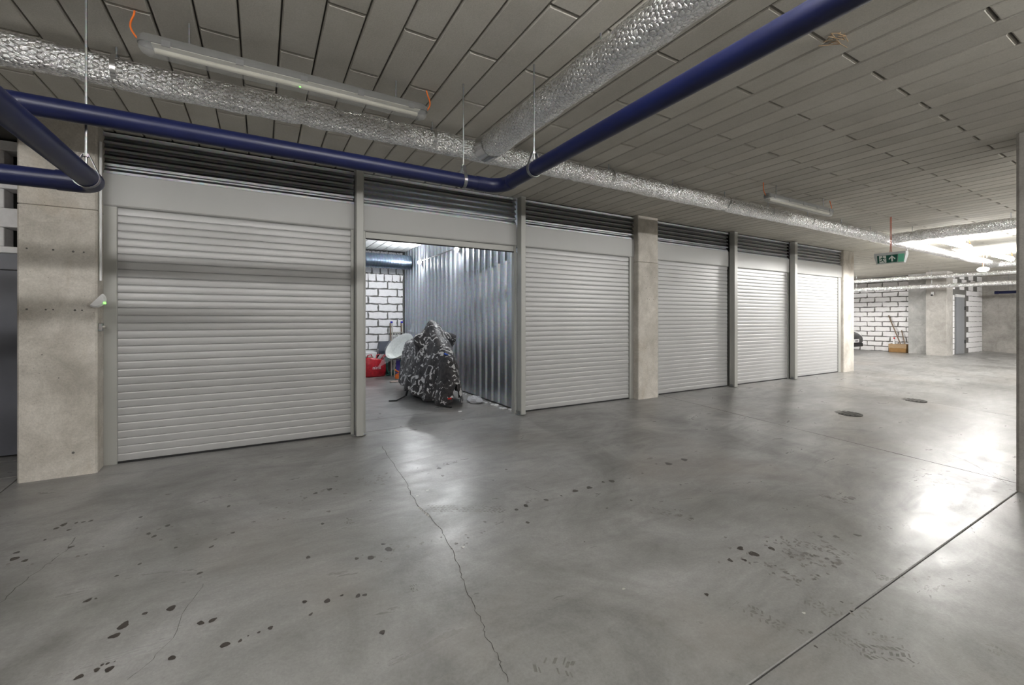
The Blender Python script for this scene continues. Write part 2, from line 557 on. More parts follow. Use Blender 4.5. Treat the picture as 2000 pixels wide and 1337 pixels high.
for a_, b_ in (((1880, 895), (1978, 950)), ((1840, 880), (1975, 938)), ((1900, 905), (1970, 948))):
    streak(soft, a_, b_, .5, 12)
for a_, b_ in (((1300, 785), (1600, 850)), ((1600, 850), (1850, 890)), ((1700, 868), (1960, 925))):
    streak(faint, a_, b_, .10, 22)
for k in range(150):       # small flecks in the tracks
    t = random.random()
    base = random.choice([((0, 1110), (640, 960)), ((500, 1000), (900, 900)), ((700, 1085), (960, 1040)), ((1400, 1060), (1900, 1150)), ((1700, 900), (1980, 960))])
    px = base[0][0] + (base[1][0] - base[0][0]) * t + random.gauss(0, 22)
    py = base[0][1] + (base[1][1] - base[0][1]) * t + random.gauss(0, 16)
    if 0 < px < 1975 and py > 900:
        drip(faint, px, py, random.uniform(3, 9), .4, .03)
tag(drips.build('oil_drips', 'stain_dark', floor), 'dark oil drips scattered over the concrete', kind='stuff')
tag(soft.build('tyre_marks', 'stain_soft', floor), 'grey tyre tread prints and smears', kind='stuff')
tag(faint.build('faint_scuffs', 'stain_faint', floor), 'faint scuffs and dried tread marks', kind='stuff')
flecks = MB()
for a_, b_ in (((1482, 836), (1530, 842)), ((1620, 862), (1690, 878)), ((1305, 787), (1325, 791))):
    qa, qb = on_floor(*a_), on_floor(*b_)
    for k in range(16):
        q = qa.lerp(qb, random.random())
        flecks.disc((q.x + random.uniform(-.03, .03), q.y + random.uniform(-.01, .01)), random.uniform(.006, .03), .0011, 7, .5, 1, .25, random.uniform(-.5, .5) + 1.4, floor_z)
for px, py in ((1611, 897), (1658, 897), (1664, 911), (1564, 927), (835, 957), (815, 968), (905, 1068), (1570, 1197), (1218, 1150)):
    q = on_floor(px, py)
    flecks.disc((q.x, q.y), .010, .0013, 7, .4, 1, .7, 0, floor_z)
tag(flecks.build('paint_flecks', 'chip_light', floor), 'pale paint flecks and grit on the concrete', kind='stuff')
def crack(pts, wd, mat='crack_dark'):
    P = []
    for a, b in zip(pts, pts[1:]):
        qa, qb = on_floor(*a), on_floor(*b)
        for k in range(6):
            q = qa.lerp(qb, k / 6)
            P.append(q + Vector((random.uniform(-.007, .007), random.uniform(-.007, .007), 0)))
    mb = MB()
    for k, q in enumerate(P):
        w2 = wd * random.uniform(.5, 1.2)
        mb.v += [(q.x - w2, q.y, floor_z(q.y) + .0012), (q.x + w2, q.y, floor_z(q.y) + .0012)]
        if k:
            i = 2 * k
            mb.f.append((i - 2, i - 1, i + 1, i))
    return mb.build('crack', mat, floor)
crack([(745,870),(768,905),(795,945),(803,965),(818,990),(838,1006),(862,1035),(884,1075),(896,1105),(906,1140),(925,1182),(941,1215),(949,1243),(970,1275),(984,1310),(995,1340)], .0020)
crack([(818,990),(830,1000),(842,1010)], .007, 'chip_light')
crack([(0,1178),(40,1140),(80,1110),(130,1075),(150,1045)], .0014)
crack([(398,1140),(362,1190),(342,1240),(300,1285),(240,1337)], .0011)

# drain covers
def drain(loc, r, label):
    e = empty('drain_cover', loc)
    z = loc[2]
    MB().tube([(loc[0], loc[1], z - .02), (loc[0], loc[1], z + .003)], r, 28).build('frame_ring', 'cast_iron', e)
    for k in range(-3, 4):
        h = math.sqrt(max(.0001, (r * .86) ** 2 - (k * r * .24) ** 2))
        MB().box(loc[0] - h, loc[0] + h, loc[1] + k * r * .24 - r * .07, loc[1] + k * r * .24 + r * .07, z + .002, z + .008).build('grate_bar', 'cast_iron', e)
    tag(e, label, 'drain cover', 'floor drains')
p = on_floor(1655, 807); drain((p.x, p.y, p.z), .17, 'round cast iron drain cover in front of the third and fourth closed shutters')
p = on_floor(1783, 781); drain((p.x, p.y, p.z), .17, 'dusty drain cover farther along the aisle, nearer the far end wall')

# ================================================================ CEILING
PX, BX0, BL = .1895, -.953, 1.07
ceiling = struct(MB().box(-10, 24, -9.2, 12.2, CZ + .022, CZ + .2).build('ceiling', 'ceiling_slab'), 'ceiling of grey wood-wool boards in running bond')
def board_mesh(w_, l_, mat):
    h, l = w_ / 2 - .0042, l_ / 2 - .006
    c = .008
    mb = MB()
    ring = lambda d, z: [(-h + d, -l + d, z), (h - d, -l + d, z), (h - d, l - d, z), (-h + d, l - d, z)]
    mb.loft([ring(0, .035), ring(0, c), ring(c, 0)], True, True)
    return mb.mesh('ceiling_board', mat)
bm_full = board_mesh(PX, BL, 'ceiling_board_wood_wool')
near, far = [], MB()
def joint_y(n): return .675 + .535 * n
for i in range(-46, 131):
    x = BX0 + PX * i
    if x < -9.8 or x > 23.8: continue
    n = -18 if (i % 2 == 0) else -17
    while joint_y(n) < 12:
        y0, y1 = joint_y(n), joint_y(n + 2)
        n += 2
        y1c = min(y1, YW + .02) if x < 11.4 else y1
        if x < 11.4 and y0 > YW - .05: continue
        yc = (y0 + y1c) / 2
        sx = seen_x(x, yc)
        vis = sx is not None and -150 < sx < 2100 and fwd(x, yc) > .6 and (HY - FPX * (CZ - CH) / fwd(x, yc)) > -160
        near.append((fwd(x, yc) if vis else 99 + abs(x), x, yc, y1c - y0))
near.sort()
for k, (d, x, yc, L) in enumerate(near):
    if k < 296 and d < 90:
        if abs(L - BL) < .001:
            put('ceiling_board', bm_full, ceiling, (x, yc, CZ))
        else:
            put('ceiling_board', board_mesh(PX, L, 'ceiling_board_wood_wool'), ceiling, (x, yc, CZ))
    else:
        h, l = PX / 2 - .0042, L / 2 - .006
        c = .008
        far.loft([[(x - h + e, yc - l + e, z), (x + h - e, yc - l + e, z), (x + h - e, yc + l - e, z), (x - h + e, yc + l - e, z)] for e, z in ((0, CZ + .035), (0, CZ + c), (c, CZ))], True, True)
tag(far.build('distant_ceiling_boards', 'ceiling_board_wood_wool', ceiling), 'the more distant ceiling boards', kind='stuff')
for i in range(10, 21):      # white painted boards over the open unit
    x = BX0 + PX * i
    for y0, y1 in ((YW + .03, 6.3), (6.3, 7.4), (7.4, 8.5), (8.5, 9.9)):
        put('ceiling_board', board_mesh(PX, y1 - y0, 'white_ceiling_board'), ceiling, (x, (y0 + y1) / 2, CZ - .002))

# ================================================================ BLOCK WALLS
def block_variants(l, h, d, n=5, jit=.006, mat='block_white'):
    out = []
    for _ in range(n):
        pts = []
        for (x0, z0, x1, z1, m) in ((-l/2, -h/2, l/2, -h/2, 5), (l/2, -h/2, l/2, h/2, 2), (l/2, h/2, -l/2, h/2, 5), (-l/2, h/2, -l/2, -h/2, 2)):
            for k in range(m):
                t = k / m
                pts.append((x0 + (x1 - x0) * t + random.uniform(-jit, jit), z0 + (z1 - z0) * t + random.uniform(-jit, jit)))
        mb = MB()
        mb.loft([[(p[0], d, p[1]) for p in pts], [(p[0], .003, p[1]) for p in pts], [(p[0] * .99, 0, p[1] * .975) for p in pts]], True, True)
        # faces point to -Y
        mb.f = [tuple(reversed(f)) for f in mb.f]
        out.append(mb.mesh('block', mat))
    return out
def lay_blocks(wall, origin, rotz, length, z0, courses, bl, bh, gap, holes=(), depth=.05, jit=.006, header_courses=(), skip=None, end_trim=True):
    """courses of blocks along local +x from origin, facing local -y"""
    cache = {}
    def var(l):
        key = round(l, 3)
        if key not in cache:
            cache[key] = block_variants(l, bh - gap, depth, 4 if l > bl * .5 else 2, jit)
        return random.choice(cache[key])
    cr, sr = math.cos(rotz), math.sin(rotz)
    for r in range(courses):
        step = bl if r not in header_courses else bh * 1.05
        x = -(step * (.5 if r % 2 else 0))
        k = 0
        while x < length - .02:
            a, b = max(0, x), min(length, x + step)
            k += 1
            x += step
            if b - a < .05: continue
            if (r, k) in holes: continue
            if skip and skip(a, b, z0 + r * bh): continue
            c = (a + b) / 2
            o = put('block', var(b - a - gap), wall, (origin[0] + c * cr, origin[1] + c * sr, z0 + (r + .5) * bh), (0, 0, rotz))

# back wall of the units
wall_back = struct(MB().box(-10, 11.7, 9.92, 10.1, 0, CZ + .03).build('wall_back', 'mortar'), 'white aerated block wall at the back of the storage units')
lay_blocks(wall_back, (.98, 9.905, 0), 0, 1.86, 0, 16, .43, .170, .028, depth=.05, jit=.011, header_courses=(12, 13, 14, 15))
# far end wall
wall_end = struct(MB().box(19.93, 20.1, 6.15, 12, 0, CZ + .03).build('wall_end', 'mortar'), 'white block wall at the far end of the garage')
lay_blocks(wall_end, (19.915, 8.6, 0), -PI / 2, 2.45, 0, 15, .46, .1815, .030, depth=.06, jit=.010)
# piers by the far end
def column(name, x0, x1, y0, y1, label, mat='column_concrete', seam=2.05, zb=0.0, ch=.012):
    e = empty(name, ((x0 + x1) / 2, (y0 + y1) / 2, zb))
    def pour(n, z0, z1, c):
        ring = lambda z, d: [(x0 + ch + d, y0 + d, z), (x1 - ch - d, y0 + d, z), (x1 - d, y0 + ch + d, z), (x1 - d, y1 - ch - d, z), (x1 - ch - d, y1 - d, z), (x0 + ch + d, y1 - d, z), (x0 + d, y1 - ch - d, z), (x0 + d, y0 + ch + d, z)]
        MB().loft([ring(z0, c), ring(z0 + c, 0), ring(z1 - c, 0), ring(z1, c)]).build(n, mat, e)
    if seam:
        pour('lower_pour', zb - .02, seam - .0015, .005)
        pour('upper_pour', seam + .0015, CZ - .001, .005)
    else:
        pour('shaft', zb - .02, CZ - .001, .004)
    return tag(e, label, 'column', 'concrete columns')
column('concrete_pier', 19.55, 20.05, 5.53, 6.13, 'rough grey pier beside the cardboard box at the far end', 'render_wall', .95)
column('concrete_pier', 19.07, 19.62, 5.02, 5.53, 'smooth grey pier standing forward between rough pier and white block wall', 'grey_concrete', None)
# block wall with the door, runs along X
wall_right = struct(MB().box(19.63, 22.95, 5.10, 5.3, 0, CZ + .03).build('wall_right', 'mortar'), 'white block wall around the narrow grey door')
DX0, DX1, DZ = 20.15, 20.95, 1.93
def skip_door(a, b, z):
    return (19.62 + b > DX0 - .1 and 19.62 + a < DX1 + .1 and z < DZ + .15)
hol = {(r, k) for r in (12, 14) for k in (2, 4, 6)} | {(13, k) for k in (3, 5, 7)}
lay_blocks(wall_right, (19.62, 5.085, 0), 0, 3.3, 0, 15, .46, .1815, .016, depth=.05, jit=.005, holes=hol, skip=skip_door)
for r in range(11):
    for a, b in ((19.64, 20.03),):
        put('block', block_variants(b - a, .165, .05, 1)[0], wall_right, ((a + b) / 2, 5.085, (r + .5) * .1815))
door_1 = struct(MB().box(DX0, DX1, 5.072, 5.10, .01, DZ).build('door_1', 'door_grey'), 'narrow grey steel door in white block wall')
MB().box(DX0 - .03, DX1 + .03, 5.065, 5.10, DZ, DZ + .09).build('lintel', 'white_plastic', door_1)
for z in (.35, 1.5):
    MB().cbox(DX1 - .005, DX1 + .05, 5.05, 5.085, z, z + .12).build('hinge', 'rubber_black', door_1)
wall_front = struct(MB().box(22.95, 23.2, -9.2, 5.4, -.4, CZ + .03).build('wall_far', 'grey_concrete'), 'bare shuttered concrete wall closing the aisle')
for y in (4.7, 4.2, 3.7, 3.1):
    MB().box(22.94, 22.955, y - .02, y + .02, -.3, CZ).build('shuttering_rib', 'grey_concrete', wall_front)
struct(MB().box(-10.2, 24, -9.4, -9.2, -.6, CZ + .2).build('wall_rear', 'grey_concrete'), 'concrete wall behind the viewpoint')
struct(MB().box(-10.2, -10, -9.4, 12.2, -.6, CZ + .2).build('wall_left', 'grey_concrete'), 'concrete wall at the near end of the aisle')
struct(MB().box(11.5, 24, 12.0, 12.2, -.1, CZ + .2).build('wall_bay', 'grey_concrete'), 'concrete wall behind the parked car')
struct(MB().box(11.55, 11.7, 4.75, 12.0, 0, CZ + .02).build('wall_side', 'mortar'), 'side wall of the last storage unit')

# near left wall: blocks with ventilation gaps above a blue-grey door
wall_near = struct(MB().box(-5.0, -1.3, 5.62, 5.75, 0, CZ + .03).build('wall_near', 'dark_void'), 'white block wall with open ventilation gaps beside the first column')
zz = 1.767
for solid, hgt in ((1, .058), (0, .164), (1, .168), (0, .164), (1, .168), (0, .164), (1, .085)):
    if solid:
        for a in (-4.26, -3.80, -3.34, -2.88, -2.42, -1.96, -1.50):
            MB().cbox(a, a + .454, 5.42, 5.615, zz + .002, zz + hgt - .002, .005).build('block', 'block_white', wall_near)
    else:
        for a in (-3.92, -3.34, -2.76, -2.22, -1.68):
            MB().cbox(a, a + (.30 if a != -2.22 else .30), 5.43, 5.60, zz, zz + hgt, .005).build('block', 'block_white', wall_near)
    zz += hgt
door_2 = struct(MB().box(-4.0, -1.5, 5.44, 5.48, .015, 1.767).build('door_2', 'door_blue_grey'), 'blue-grey steel door left of the first concrete column')
MB().box(-4.0, -1.5, 5.425, 5.445, 1.62, 1.626).build('panel_seam', 'rubber_black', door_2)

# ================================================================ COLUMNS
column('concrete_column', -1.553, -1.113, 4.57, 5.10, 'beige concrete column left of the first roller shutter, at the left edge')
column('concrete_column', 4.86, 5.285, 4.627, 5.05, 'beige concrete column between the third and fourth bays, rust-stained near its top')
column('concrete_column', 11.33, 11.82, 4.67, 5.1, 'pale brightly lit concrete column at the far end of the shutter row')
column('concrete_column', 5.43, 6.05, .42, 1.012, 'dark-edged concrete column cut off by the right picture edge', 'grey_concrete', None, floor_z(1.0) - .03, .02)

def tie_marks(col, y, pts):
    for x, z, r in pts:
        MB().tube([(x, y + .004, z), (x, y - .0012, z)], r, 10).build('tie_mark', 'stain_soft', col)
_cols = [o for o in bpy.data.objects if o.name.startswith('concrete_column')]
_c1 = min(_cols, key=lambda o: o.location.x)
tie_marks(_c1, 4.57, [(-1.50, 1.27, .007), (-1.40, 1.268, .006), (-1.36, 1.268, .005), (-1.24, 1.265, .008), (-1.20, 1.265, .006), (-1.50, 1.72, .006), (-1.36, 1.72, .007), (-1.25, 1.715, .008), (-1.19, 1.715, .006), (-1.23, 2.20, .010), (-1.42, .93, .004), (-1.33, .75, .004), (-1.25, .17, .009)])
_c2 = sorted(_cols, key=lambda o: (o.location.x if o.location.y > 4 else 99))[1]
tie_marks(_c2, 4.627, [(4.95, 1.83, .005), (5.0, 1.83, .004), (5.05, 1.83, .004), (5.2, 1.83, .004), (5.02, 1.66, .007), (5.10, 1.67, .006), (5.05, 1.50, .006), (5.09, 1.49, .005), (5.18, 1.495, .006), (4.95, .75, .004), (5.0, .75, .004), (5.06, .75, .004), (5.2, .75, .004)])
# torn fibres hanging from a board
mb = MB()
random.seed(3)
for k in range(9):
    x0_, y0_ = 2.72 + random.uniform(-.06, .06), 1.16 + random.uniform(-.04, .04)
    mb.tube([(x0_ + random.uniform(-.03, .03) * q, y0_ + random.uniform(-.015, .015) * q, CZ - .006 * q + random.uniform(0, .003)) for q in range(4)], .0022, 5)
tag(mb.build('torn_fibres', 'cardboard', ceiling), 'tuft of torn wood-wool fibres', kind='stuff')

# ================================================================ POSTS, SHUTTERS, LOUVERS
POSTS = [(.838, .912, 'pale grey steel post between the first shutter and the open unit'),
         (2.800, 2.868, 'pale grey steel post right of the open unit'),
         (7.178, 7.268, 'grey steel post between the fourth and fifth shutters'),
         (9.150, 9.245, 'grey steel post between the fifth and last shutters')]
for x0, x1, lab in POSTS:
    e = empty('steel_post', ((x0 + x1) / 2, 4.65, 0))
    MB().cbox(x0, x1, 4.60, 4.70, 0.0, 2.725, .005).build('shaft', 'frame_paint', e)
    for s, a, b in ((-1, x0 - .032, x0), (1, x1, x1 + .026)):
        MB().box(a, b, 4.62, 4.69, 0, .005).build('foot_plate', 'zinc_rod', e)
        xx = x0 - .004 if s < 0 else x1
        MB().box(xx, xx + .004, 4.625, 4.68, .0, .045).build('foot_plate', 'zinc_rod', e)
    tag(e, lab, 'post', 'steel posts between the bays')

SH, NS = 2.12, 33
SP = (SH - .012) / NS
def slat_mesh(w_, bottom=False):
    """one curved roller slat of width w_, origin at its lower left front"""
    prof = [(.002, 0), (-.0035, .0015)]
    for k in range(1, 4):
        prof.append((-.0038 - .0012 * math.sin(PI * k / 4), .0015 + (SP * .66) * k / 4))
    for k in range(0, 6):                      # shoulder rolling back under the slat above
        t = k / 5 * PI / 2
        prof.append((-.0040 + .0060 * (1 - math.cos(t)), SP * .66 + (SP * .30) * math.sin(t)))
    prof += [(.005, SP * .97), (.005, SP), (.012, SP), (.012, 0)]
    return MB().prism([(p[0], p[1]) for p in prof], 'x', 0, w_).mesh('slat', 'shutter_paint', 30)
def louver(x0, x1, label):
    e = empty('louver_panel', ((x0 + x1) / 2, 4.75, 2.39))
    MB().prism([(4.715, 2.690), (4.715, 2.722), (4.80, 2.722), (4.80, 2.715), (4.722, 2.712), (4.722, 2.690)], 'x', x0, x1).build('top_channel', 'louver_steel', e)
    n, p0, pt = 5, 2.392, .0605
    me = None
    for k in range(n):
        z = p0 + k * pt
        if me is None:
            a = [(0, 0), (0, .020), (.004, .020), (.036, .048), (.036, .079), (.040, .079), (.040, .045), (.005, .015), (.005, 0)]
            me = MB().prism([(p[0], p[1]) for p in a], 'x', 0, x1 - x0).mesh('blade', 'louver_steel')
        put('blade', me, e, (x0, 4.722, z))
    for x in (x0 + .004, (x0 + x1) / 2, x1 - .03):
        MB().box(x, x + .026, 4.765, 4.772, 2.388, 2.715).build('bracket', 'louver_steel', e)
    return tag(e, label, 'louver panel', 'louver panels above the shutters')
def shutter(x0, x1, fx0, fx1, label, is_open=False):
    """x0..x1 clear opening, fx0..fx1 frame between posts or columns"""
    e = empty('roller_shutter', ((x0 + x1) / 2, YW, 0))
    hy = 4.712
    # header box with a folded lower lip
    MB().prism([(hy, SH + .016), (hy, 2.388), (4.95, 2.388), (4.95, SH), (hy + .014, SH), (hy + .004, SH + .006)], 'x', fx0, fx1).build('header_box', 'header_paint', e)
    for a, b in ((fx0, x0), (x1, fx1)):
        if b - a > .01:
            MB().prism([(a, 4.722), (b - .004, 4.722), (b, 4.726), (b, 4.79), (a, 4.79)], 'z', 0, SH + .004).build('guide_rail', 'frame_paint', e)
    if not is_open:
        me = slat_mesh(x1 - x0)
        for k in range(NS):
            put('slat', me, e, (x0, YW + .004, .016 + k * SP))
        MB().box(x0, x1, YW - .002, YW + .016, .001, .015).build('bottom_seal', 'rubber_black', e)
    else:
        MB().cbox(x0, x1, YW - .008, YW + .014, 2.052, 2.118, .003).build('bottom_bar', 'frame_paint', e)
        MB().box(x0, x1, YW - .004, YW + .010, 2.040, 2.052).build('bottom_seal', 'rubber_black', e)
    return tag(e, label, 'roller shutter', 'roller shutters along the aisle')
BAYS = [(-1.028, .806, -1.112, .838, 'closed pale grey roller shutter nearest the left edge, largest in view'),
        (.955, 2.772, .912, 2.80, 'raised roller shutter over the open unit with the covered motorcycle'),
        (2.900, 4.775, 2.868, 4.859, 'closed roller shutter between the open unit and the rust-stained column'),
        (5.40, 7.178, 5.285, 7.178, 'closed roller shutter just right of the rust-stained column'),
        (7.30, 9.13, 7.268, 9.15, 'closed bright roller shutter between two grey posts'),
        (9.29, 11.20, 9.245, 11.33, 'brightest closed roller shutter, last of the row beside the pale column')]
LV = ['steel louver panel above the leftmost closed shutter', 'steel louver panel above the open unit', 'steel louver panel left of the rust-stained column',
      'steel louver panel just right of the rust-stained column', 'steel louver panel between the two farther grey posts', 'steel louver panel at the far end by the pale column']
for k, (x0, x1, a, b, lab) in enumerate(BAYS):
    shutter(x0, x1, a, b, lab, k == 1)
    louver(a, b, LV[k])

# open unit: corrugated partition walls
def corrugated(name, x, y0, y1, facing, label, sheets=True):
    per, dep = .196, .024
    w_ = struct(MB().box(x + (.03 if facing < 0 else -.034), x + (.034 if facing < 0 else -.03), y0, y1, .01, CZ).build(name, 'galvanised_sheet'), label)
    y = y0
    while y < y1 - .05:
        ye = min(y1, y + per * 5)
        pts = []
        yy = y
        while yy < ye - .01:
            for t, d in ((0, 0), (.60, 0), (.70, 1), (.90, 1)):
                pts.append((min(ye, yy + per * t), d))
            yy += per
        pts.append((ye, 0))
        mb = MB()
        sgn = -facing
        rings = []
        for z in (.02, CZ - .005):
            rings.append([(x + sgn * dep * (1 - d), p, z) for p, d in pts])
        mb.loft(rings, False, False)
        mb.build('corrugated_sheet', 'galvanised_sheet', w_)
        y = ye
    sm = MB()
    for z in (.45, 1.15, 1.95):
        yy = y0 + per * .3
        while yy < y1:
            sm.sphere((x + sgn * dep - sgn * .004, yy, z + random.uniform(-.01, .01)), .005, .005, .005, 6, 4)
            yy += per
    tag(sm.build('screw_heads', 'zinc_rod', w_), 'rows of small screw heads', kind='stuff')
    return w_
corrugated('wall_unit_right', 2.862, 4.80, 9.92, -1, 'galvanised corrugated partition right of the covered motorcycle')
corrugated('wall_unit_left', .90, 4.80, 9.92, 1, 'galvanised corrugated partition on the left of the open unit')
MB().box(2.845, 2.862, 4.795, 4.806, .02, 2.05).build('edge_trim', 'white_plastic', bpy.data.objects['wall_unit_right'])

# spiral duct inside the unit
def spiral_duct(x0, x1, y, z, r):
    e = empty('spiral_duct', ((x0 + x1) / 2, y, z - r))
    pts, rr = [], []
    n = int((x1 - x0) / .055)
    for k in range(n):
        a = x0 + (x1 - x0) * k / n
        pts += [(a, y, z), (a + .044, y, z), (a + .046, y, z), (a + .052, y, z)]
        rr += [r, r, r + .006, r + .006]
    pts.append((x1, y, z)); rr.append(r)
    MB().tube(pts, rr, 28).build('duct_wall', 'galvanised_spiral', e, 30)
    for x in (x0 + .6, x1 - .5):
        MB().tube([(x, y, z + r), (x, y, CZ)], .006, 6).build('hanger_rod', 'zinc_rod', e)
    tag(e, 'galvanised spiral duct crossing the back of the open unit below the white ceiling', 'duct')
spiral_duct(.94, 2.83, 9.35, 2.43, .155)

# lamps on the corrugated wall
def unit_lamp(y, z, label):
    e = empty('wall_lamp', (2.83, y, z))
    MB().tube([(2.842, y, z), (2.815, y, z)], .055, 16).build('base', 'white_plastic', e)
    MB().sphere((2.80, y, z - .005), .026, .06, .034, 8, 5).build('glass', 'unit_lamp_lit', e, 60)
    MB().tube([(2.80, y - .11, z), (2.80, y + .11, z)], .006, 6).build('guard', 'zinc_rod', e)
    tag(e, label, 'lamp', 'lit lamps on the corrugated wall')
unit_lamp(8.62, 2.36, 'glowing lamp on the corrugated wall, deeper inside the open unit')
unit_lamp(6.66, 2.36, 'glowing lamp on the corrugated wall just under the raised shutter')
tag(MB().tube([(2.836, 8.5, 2.385), (2.836, 7.6, 2.38), (2.836, 6.8, 2.385)], .009, 8).build('conduit', 'lamp_housing'), 'thin grey conduit linking the two glowing wall lamps', 'conduit')

# ================================================================ FOIL-WRAPPED DUCTS
def foil_tube(pts, r, amp, seg=32, step=.03, seed=0, bands=True):
    """lumpy foil cylinder along a polyline, with lengthwise UVs in metres"""
    pts = [Vector(p) for p in pts]
    path = []
    for a, b in zip(pts, pts[1:]):
        n = max(1, int((b - a).length / step))
        path += [a.lerp(b, k / n) for k in range(n)]
    path.append(pts[-1])
    mb = MB()
    mb.uvs = []
    s = 0
    prev = None
    for k, p in enumerate(path):
        d = (path[min(k + 1, len(path) - 1)] - path[max(k - 1, 0)]).normalized()
        if prev is None:
            up = Vector((0, 0, 1)) if abs(d.z) < .9 else Vector((1, 0, 0))
            a = d.cross(up).normalized()
        else:
            a = (prev - d * prev.dot(d)).normalized()
        prev = a
        b = d.cross(a)
        if k: s += (p - path[k - 1]).length
        g = 0
        if bands:
            u = (s + seed * .37) % 1.15
            g = -.010 * math.exp(-((u - .57) / .022) ** 2)
        for q in range(seg + 1):
            t = 2 * PI * q / seg
            nrm = a * math.cos(t) + b * math.sin(t)
            base = p + nrm * r
            dz = noise.noise(base * 5 + Vector((seed, 0, 0))) * amp * 1.3 + noise.noise(base * 19) * amp * .55 + g
            v = p + nrm * (r + dz)
            mb.v.append(tuple(v))
            mb.uvs.append((t * r, s))
    m = seg + 1
    for k in range(len(path) - 1):
        for q in range(seg):
            mb.f.append((k * m + q, k * m + q + 1, (k + 1) * m + q + 1, (k + 1) * m + q))
    return mb
def rod(parent, x, y, z0, z1, r=.005, name='hanger_rod'):
    return MB().tube([(x, y, z0), (x, y, z1)], r, 8).build(name, 'zinc_rod', parent)
DY, DZc, DR = 3.25, 2.602, .082
e = empty('insulated_duct', (4, DY, DZc - DR))
foil_tube([(-8, DY, DZc), (9.2, DY, DZc - .02)], DR, .007, 36, .028, 1).build('foil_sleeve', 'foil_wrap', e, True)
for x in (-3.1, -.71, 1.16, 3.0, 3.94, 4.87, 5.8, 6.8, 7.8, 8.8):
    rod(e, x, DY, DZc + DR - .01, CZ)
    MB().tube([(x - .012, DY, DZc), (x + .012, DY, DZc)], DR + .007, 28, False).build('strap', 'foil_wrap_plain', e, 60)
tag(e, 'long silver foil-wrapped duct under the ceiling parallel to the shutters', 'duct')
e = empty('insulated_duct', (1.585, 1, DZc - DR))
foil_tube([(1.585, DY - DR - .012, 2.575), (1.585, -8, 2.565)], .097, .007, 36, .028, 2).build('foil_sleeve', 'foil_wrap', e, True)
MB().tube([(1.585, DY - .21, 2.577), (1.585, DY - .13, 2.58), (1.585, DY - DR - .010, 2.585)], [.100, .104, .108], 30, False).build('collar', 'foil_wrap', e, True)
for y in (1.78, .2, -1.5):
    rod(e, 1.585, y, 2.65, CZ)
tag(e, 'silver foil-wrapped duct branching off towards the viewer at top centre', 'duct')
e = empty('insulated_duct', (12, DY, DZc - DR))
foil_tube([(9.2, DY, DZc - .02), (9.6, DY, DZc - .03), (15.59, DY, DZc - .06)], DR * .98, .007, 24, .05, 3).build('foil_sleeve', 'foil_wrap', e, True)
for x in (10.2, 11.4, 12.6, 13.8, 15.0):
    rod(e, x, DY, DZc + DR - .04, CZ)
tag(e, 'glaringly lit foil-wrapped duct continuing beyond the exit sign', 'duct')
e = empty('insulated_duct', (9.42, 0, DZc - DR))
foil_tube([(9.42, DY - DR - .014, DZc - .02), (9.42, -8, DZc - .02)], DR * 1.05, .009, 28, .05, 4).build('foil_sleeve', 'foil_wrap', e, True)
for y in (2.9, 1.8, .6):
    rod(e, 9.42, y, DZc + DR - .03, CZ)
tag(e, 'darker foil-wrapped duct crossing the aisle behind the exit sign', 'duct')
e = empty('insulated_duct', (15.7, 0, DZc - DR))
foil_tube([(15.7, DY + .1, DZc - .06), (15.7, -8, DZc - .06)], DR, .008, 24, .06, 5).build('foil_sleeve', 'foil_wrap', e, True)
tag(e, 'far foil-wrapped duct crossing the aisle beside the lit round lamp', 'duct')
for xp, z, lab in ((18.2, 2.515, 'upper of two thin foil-wrapped pipes crossing before the far block wall'), (18.42, 2.228, 'lower of two thin foil-wrapped pipes crossing before the far block wall')):
    e = empty('insulated_pipe', (xp, 3, z - .07))
    foil_tube([(xp, 11.9, z), (xp, -8, z)], .066, .006, 20, .06, z).build('foil_sleeve', 'foil_wrap', e, True)
    for y in (7.2, 5.2, 3.2):
        rod(e, xp, y, z + .06, CZ)
    tag(e, lab, 'pipe', 'thin foil-wrapped pipes')

# ================================================================ BLUE PIPES
PR = .044
def arc(c, a0, a1, r, u, v, n=10):
    c, u, v = Vector(c), Vector(u), Vector(v)
    return [c + u * (r * math.cos(a0 + (a1 - a0) * k / n)) + v * (r * math.sin(a0 + (a1 - a0) * k / n)) for k in range(n + 1)]
def clamp(parent, c, axis, top):
    """strap loop around the pipe drawn up to a threaded rod"""
    c = Vector(c)
    s = Vector((0, 1, 0)) if axis == 'x' else Vector((1, 0, 0))
    d = Vector((1, 0, 0)) if axis == 'x' else Vector((0, 1, 0))
    r = PR + .002
    pts = [c + s * (r * math.cos(t)) + Vector((0, 0, r * math.sin(t))) for t in [PI * .12 - (PI * 1.24) * k / 14 for k in range(15)]]
    pts = [c + s * .012 + Vector((0, 0, r + .052))] + pts + [c - s * .012 + Vector((0, 0, r + .052))]
    mb = MB()
    rings = []
    for k, p in enumerate(pts):
        nrm = (p - c).normalized()
        rings.append([p - d * .011, p + d * .011, p + d * .011 + nrm * .003, p - d * .011 + nrm * .003])
    mb.loft(rings)
    st = mb.build('strap', 'zinc_rod', parent)
    MB().tube([c + Vector((0, 0, r + .046)), c + Vector((0, 0, r + .060))], .012, 6).build('nut', 'zinc_rod', st)
    MB().tube([c + Vector((0, 0, r + .012)), (c.x, c.y, CZ - .001)], .0052, 8).build('threaded_rod', 'zinc_rod', parent)
AZ, AY, BR = 2.105, 2.62, .12
e = empty('blue_pipe', (0, AY, AZ - PR))
MB().tube([(-7, AY, AZ + .02), (1.43 - BR, AY, AZ)], PR, 24).build('pipe_run', 'blue_pipe_plastic', e, True)
MB().tube([(1.43 - BR - .07, AY, AZ), (1.43 - BR, AY, AZ)] + arc((1.43 - BR, AY - BR, AZ), PI / 2, 0, BR, (1, 0, 0), (0, 1, 0)) + [(1.43, AY - BR - .03, AZ)], PR + .0035, 24).build('elbow', 'blue_pipe_plastic', e, True)
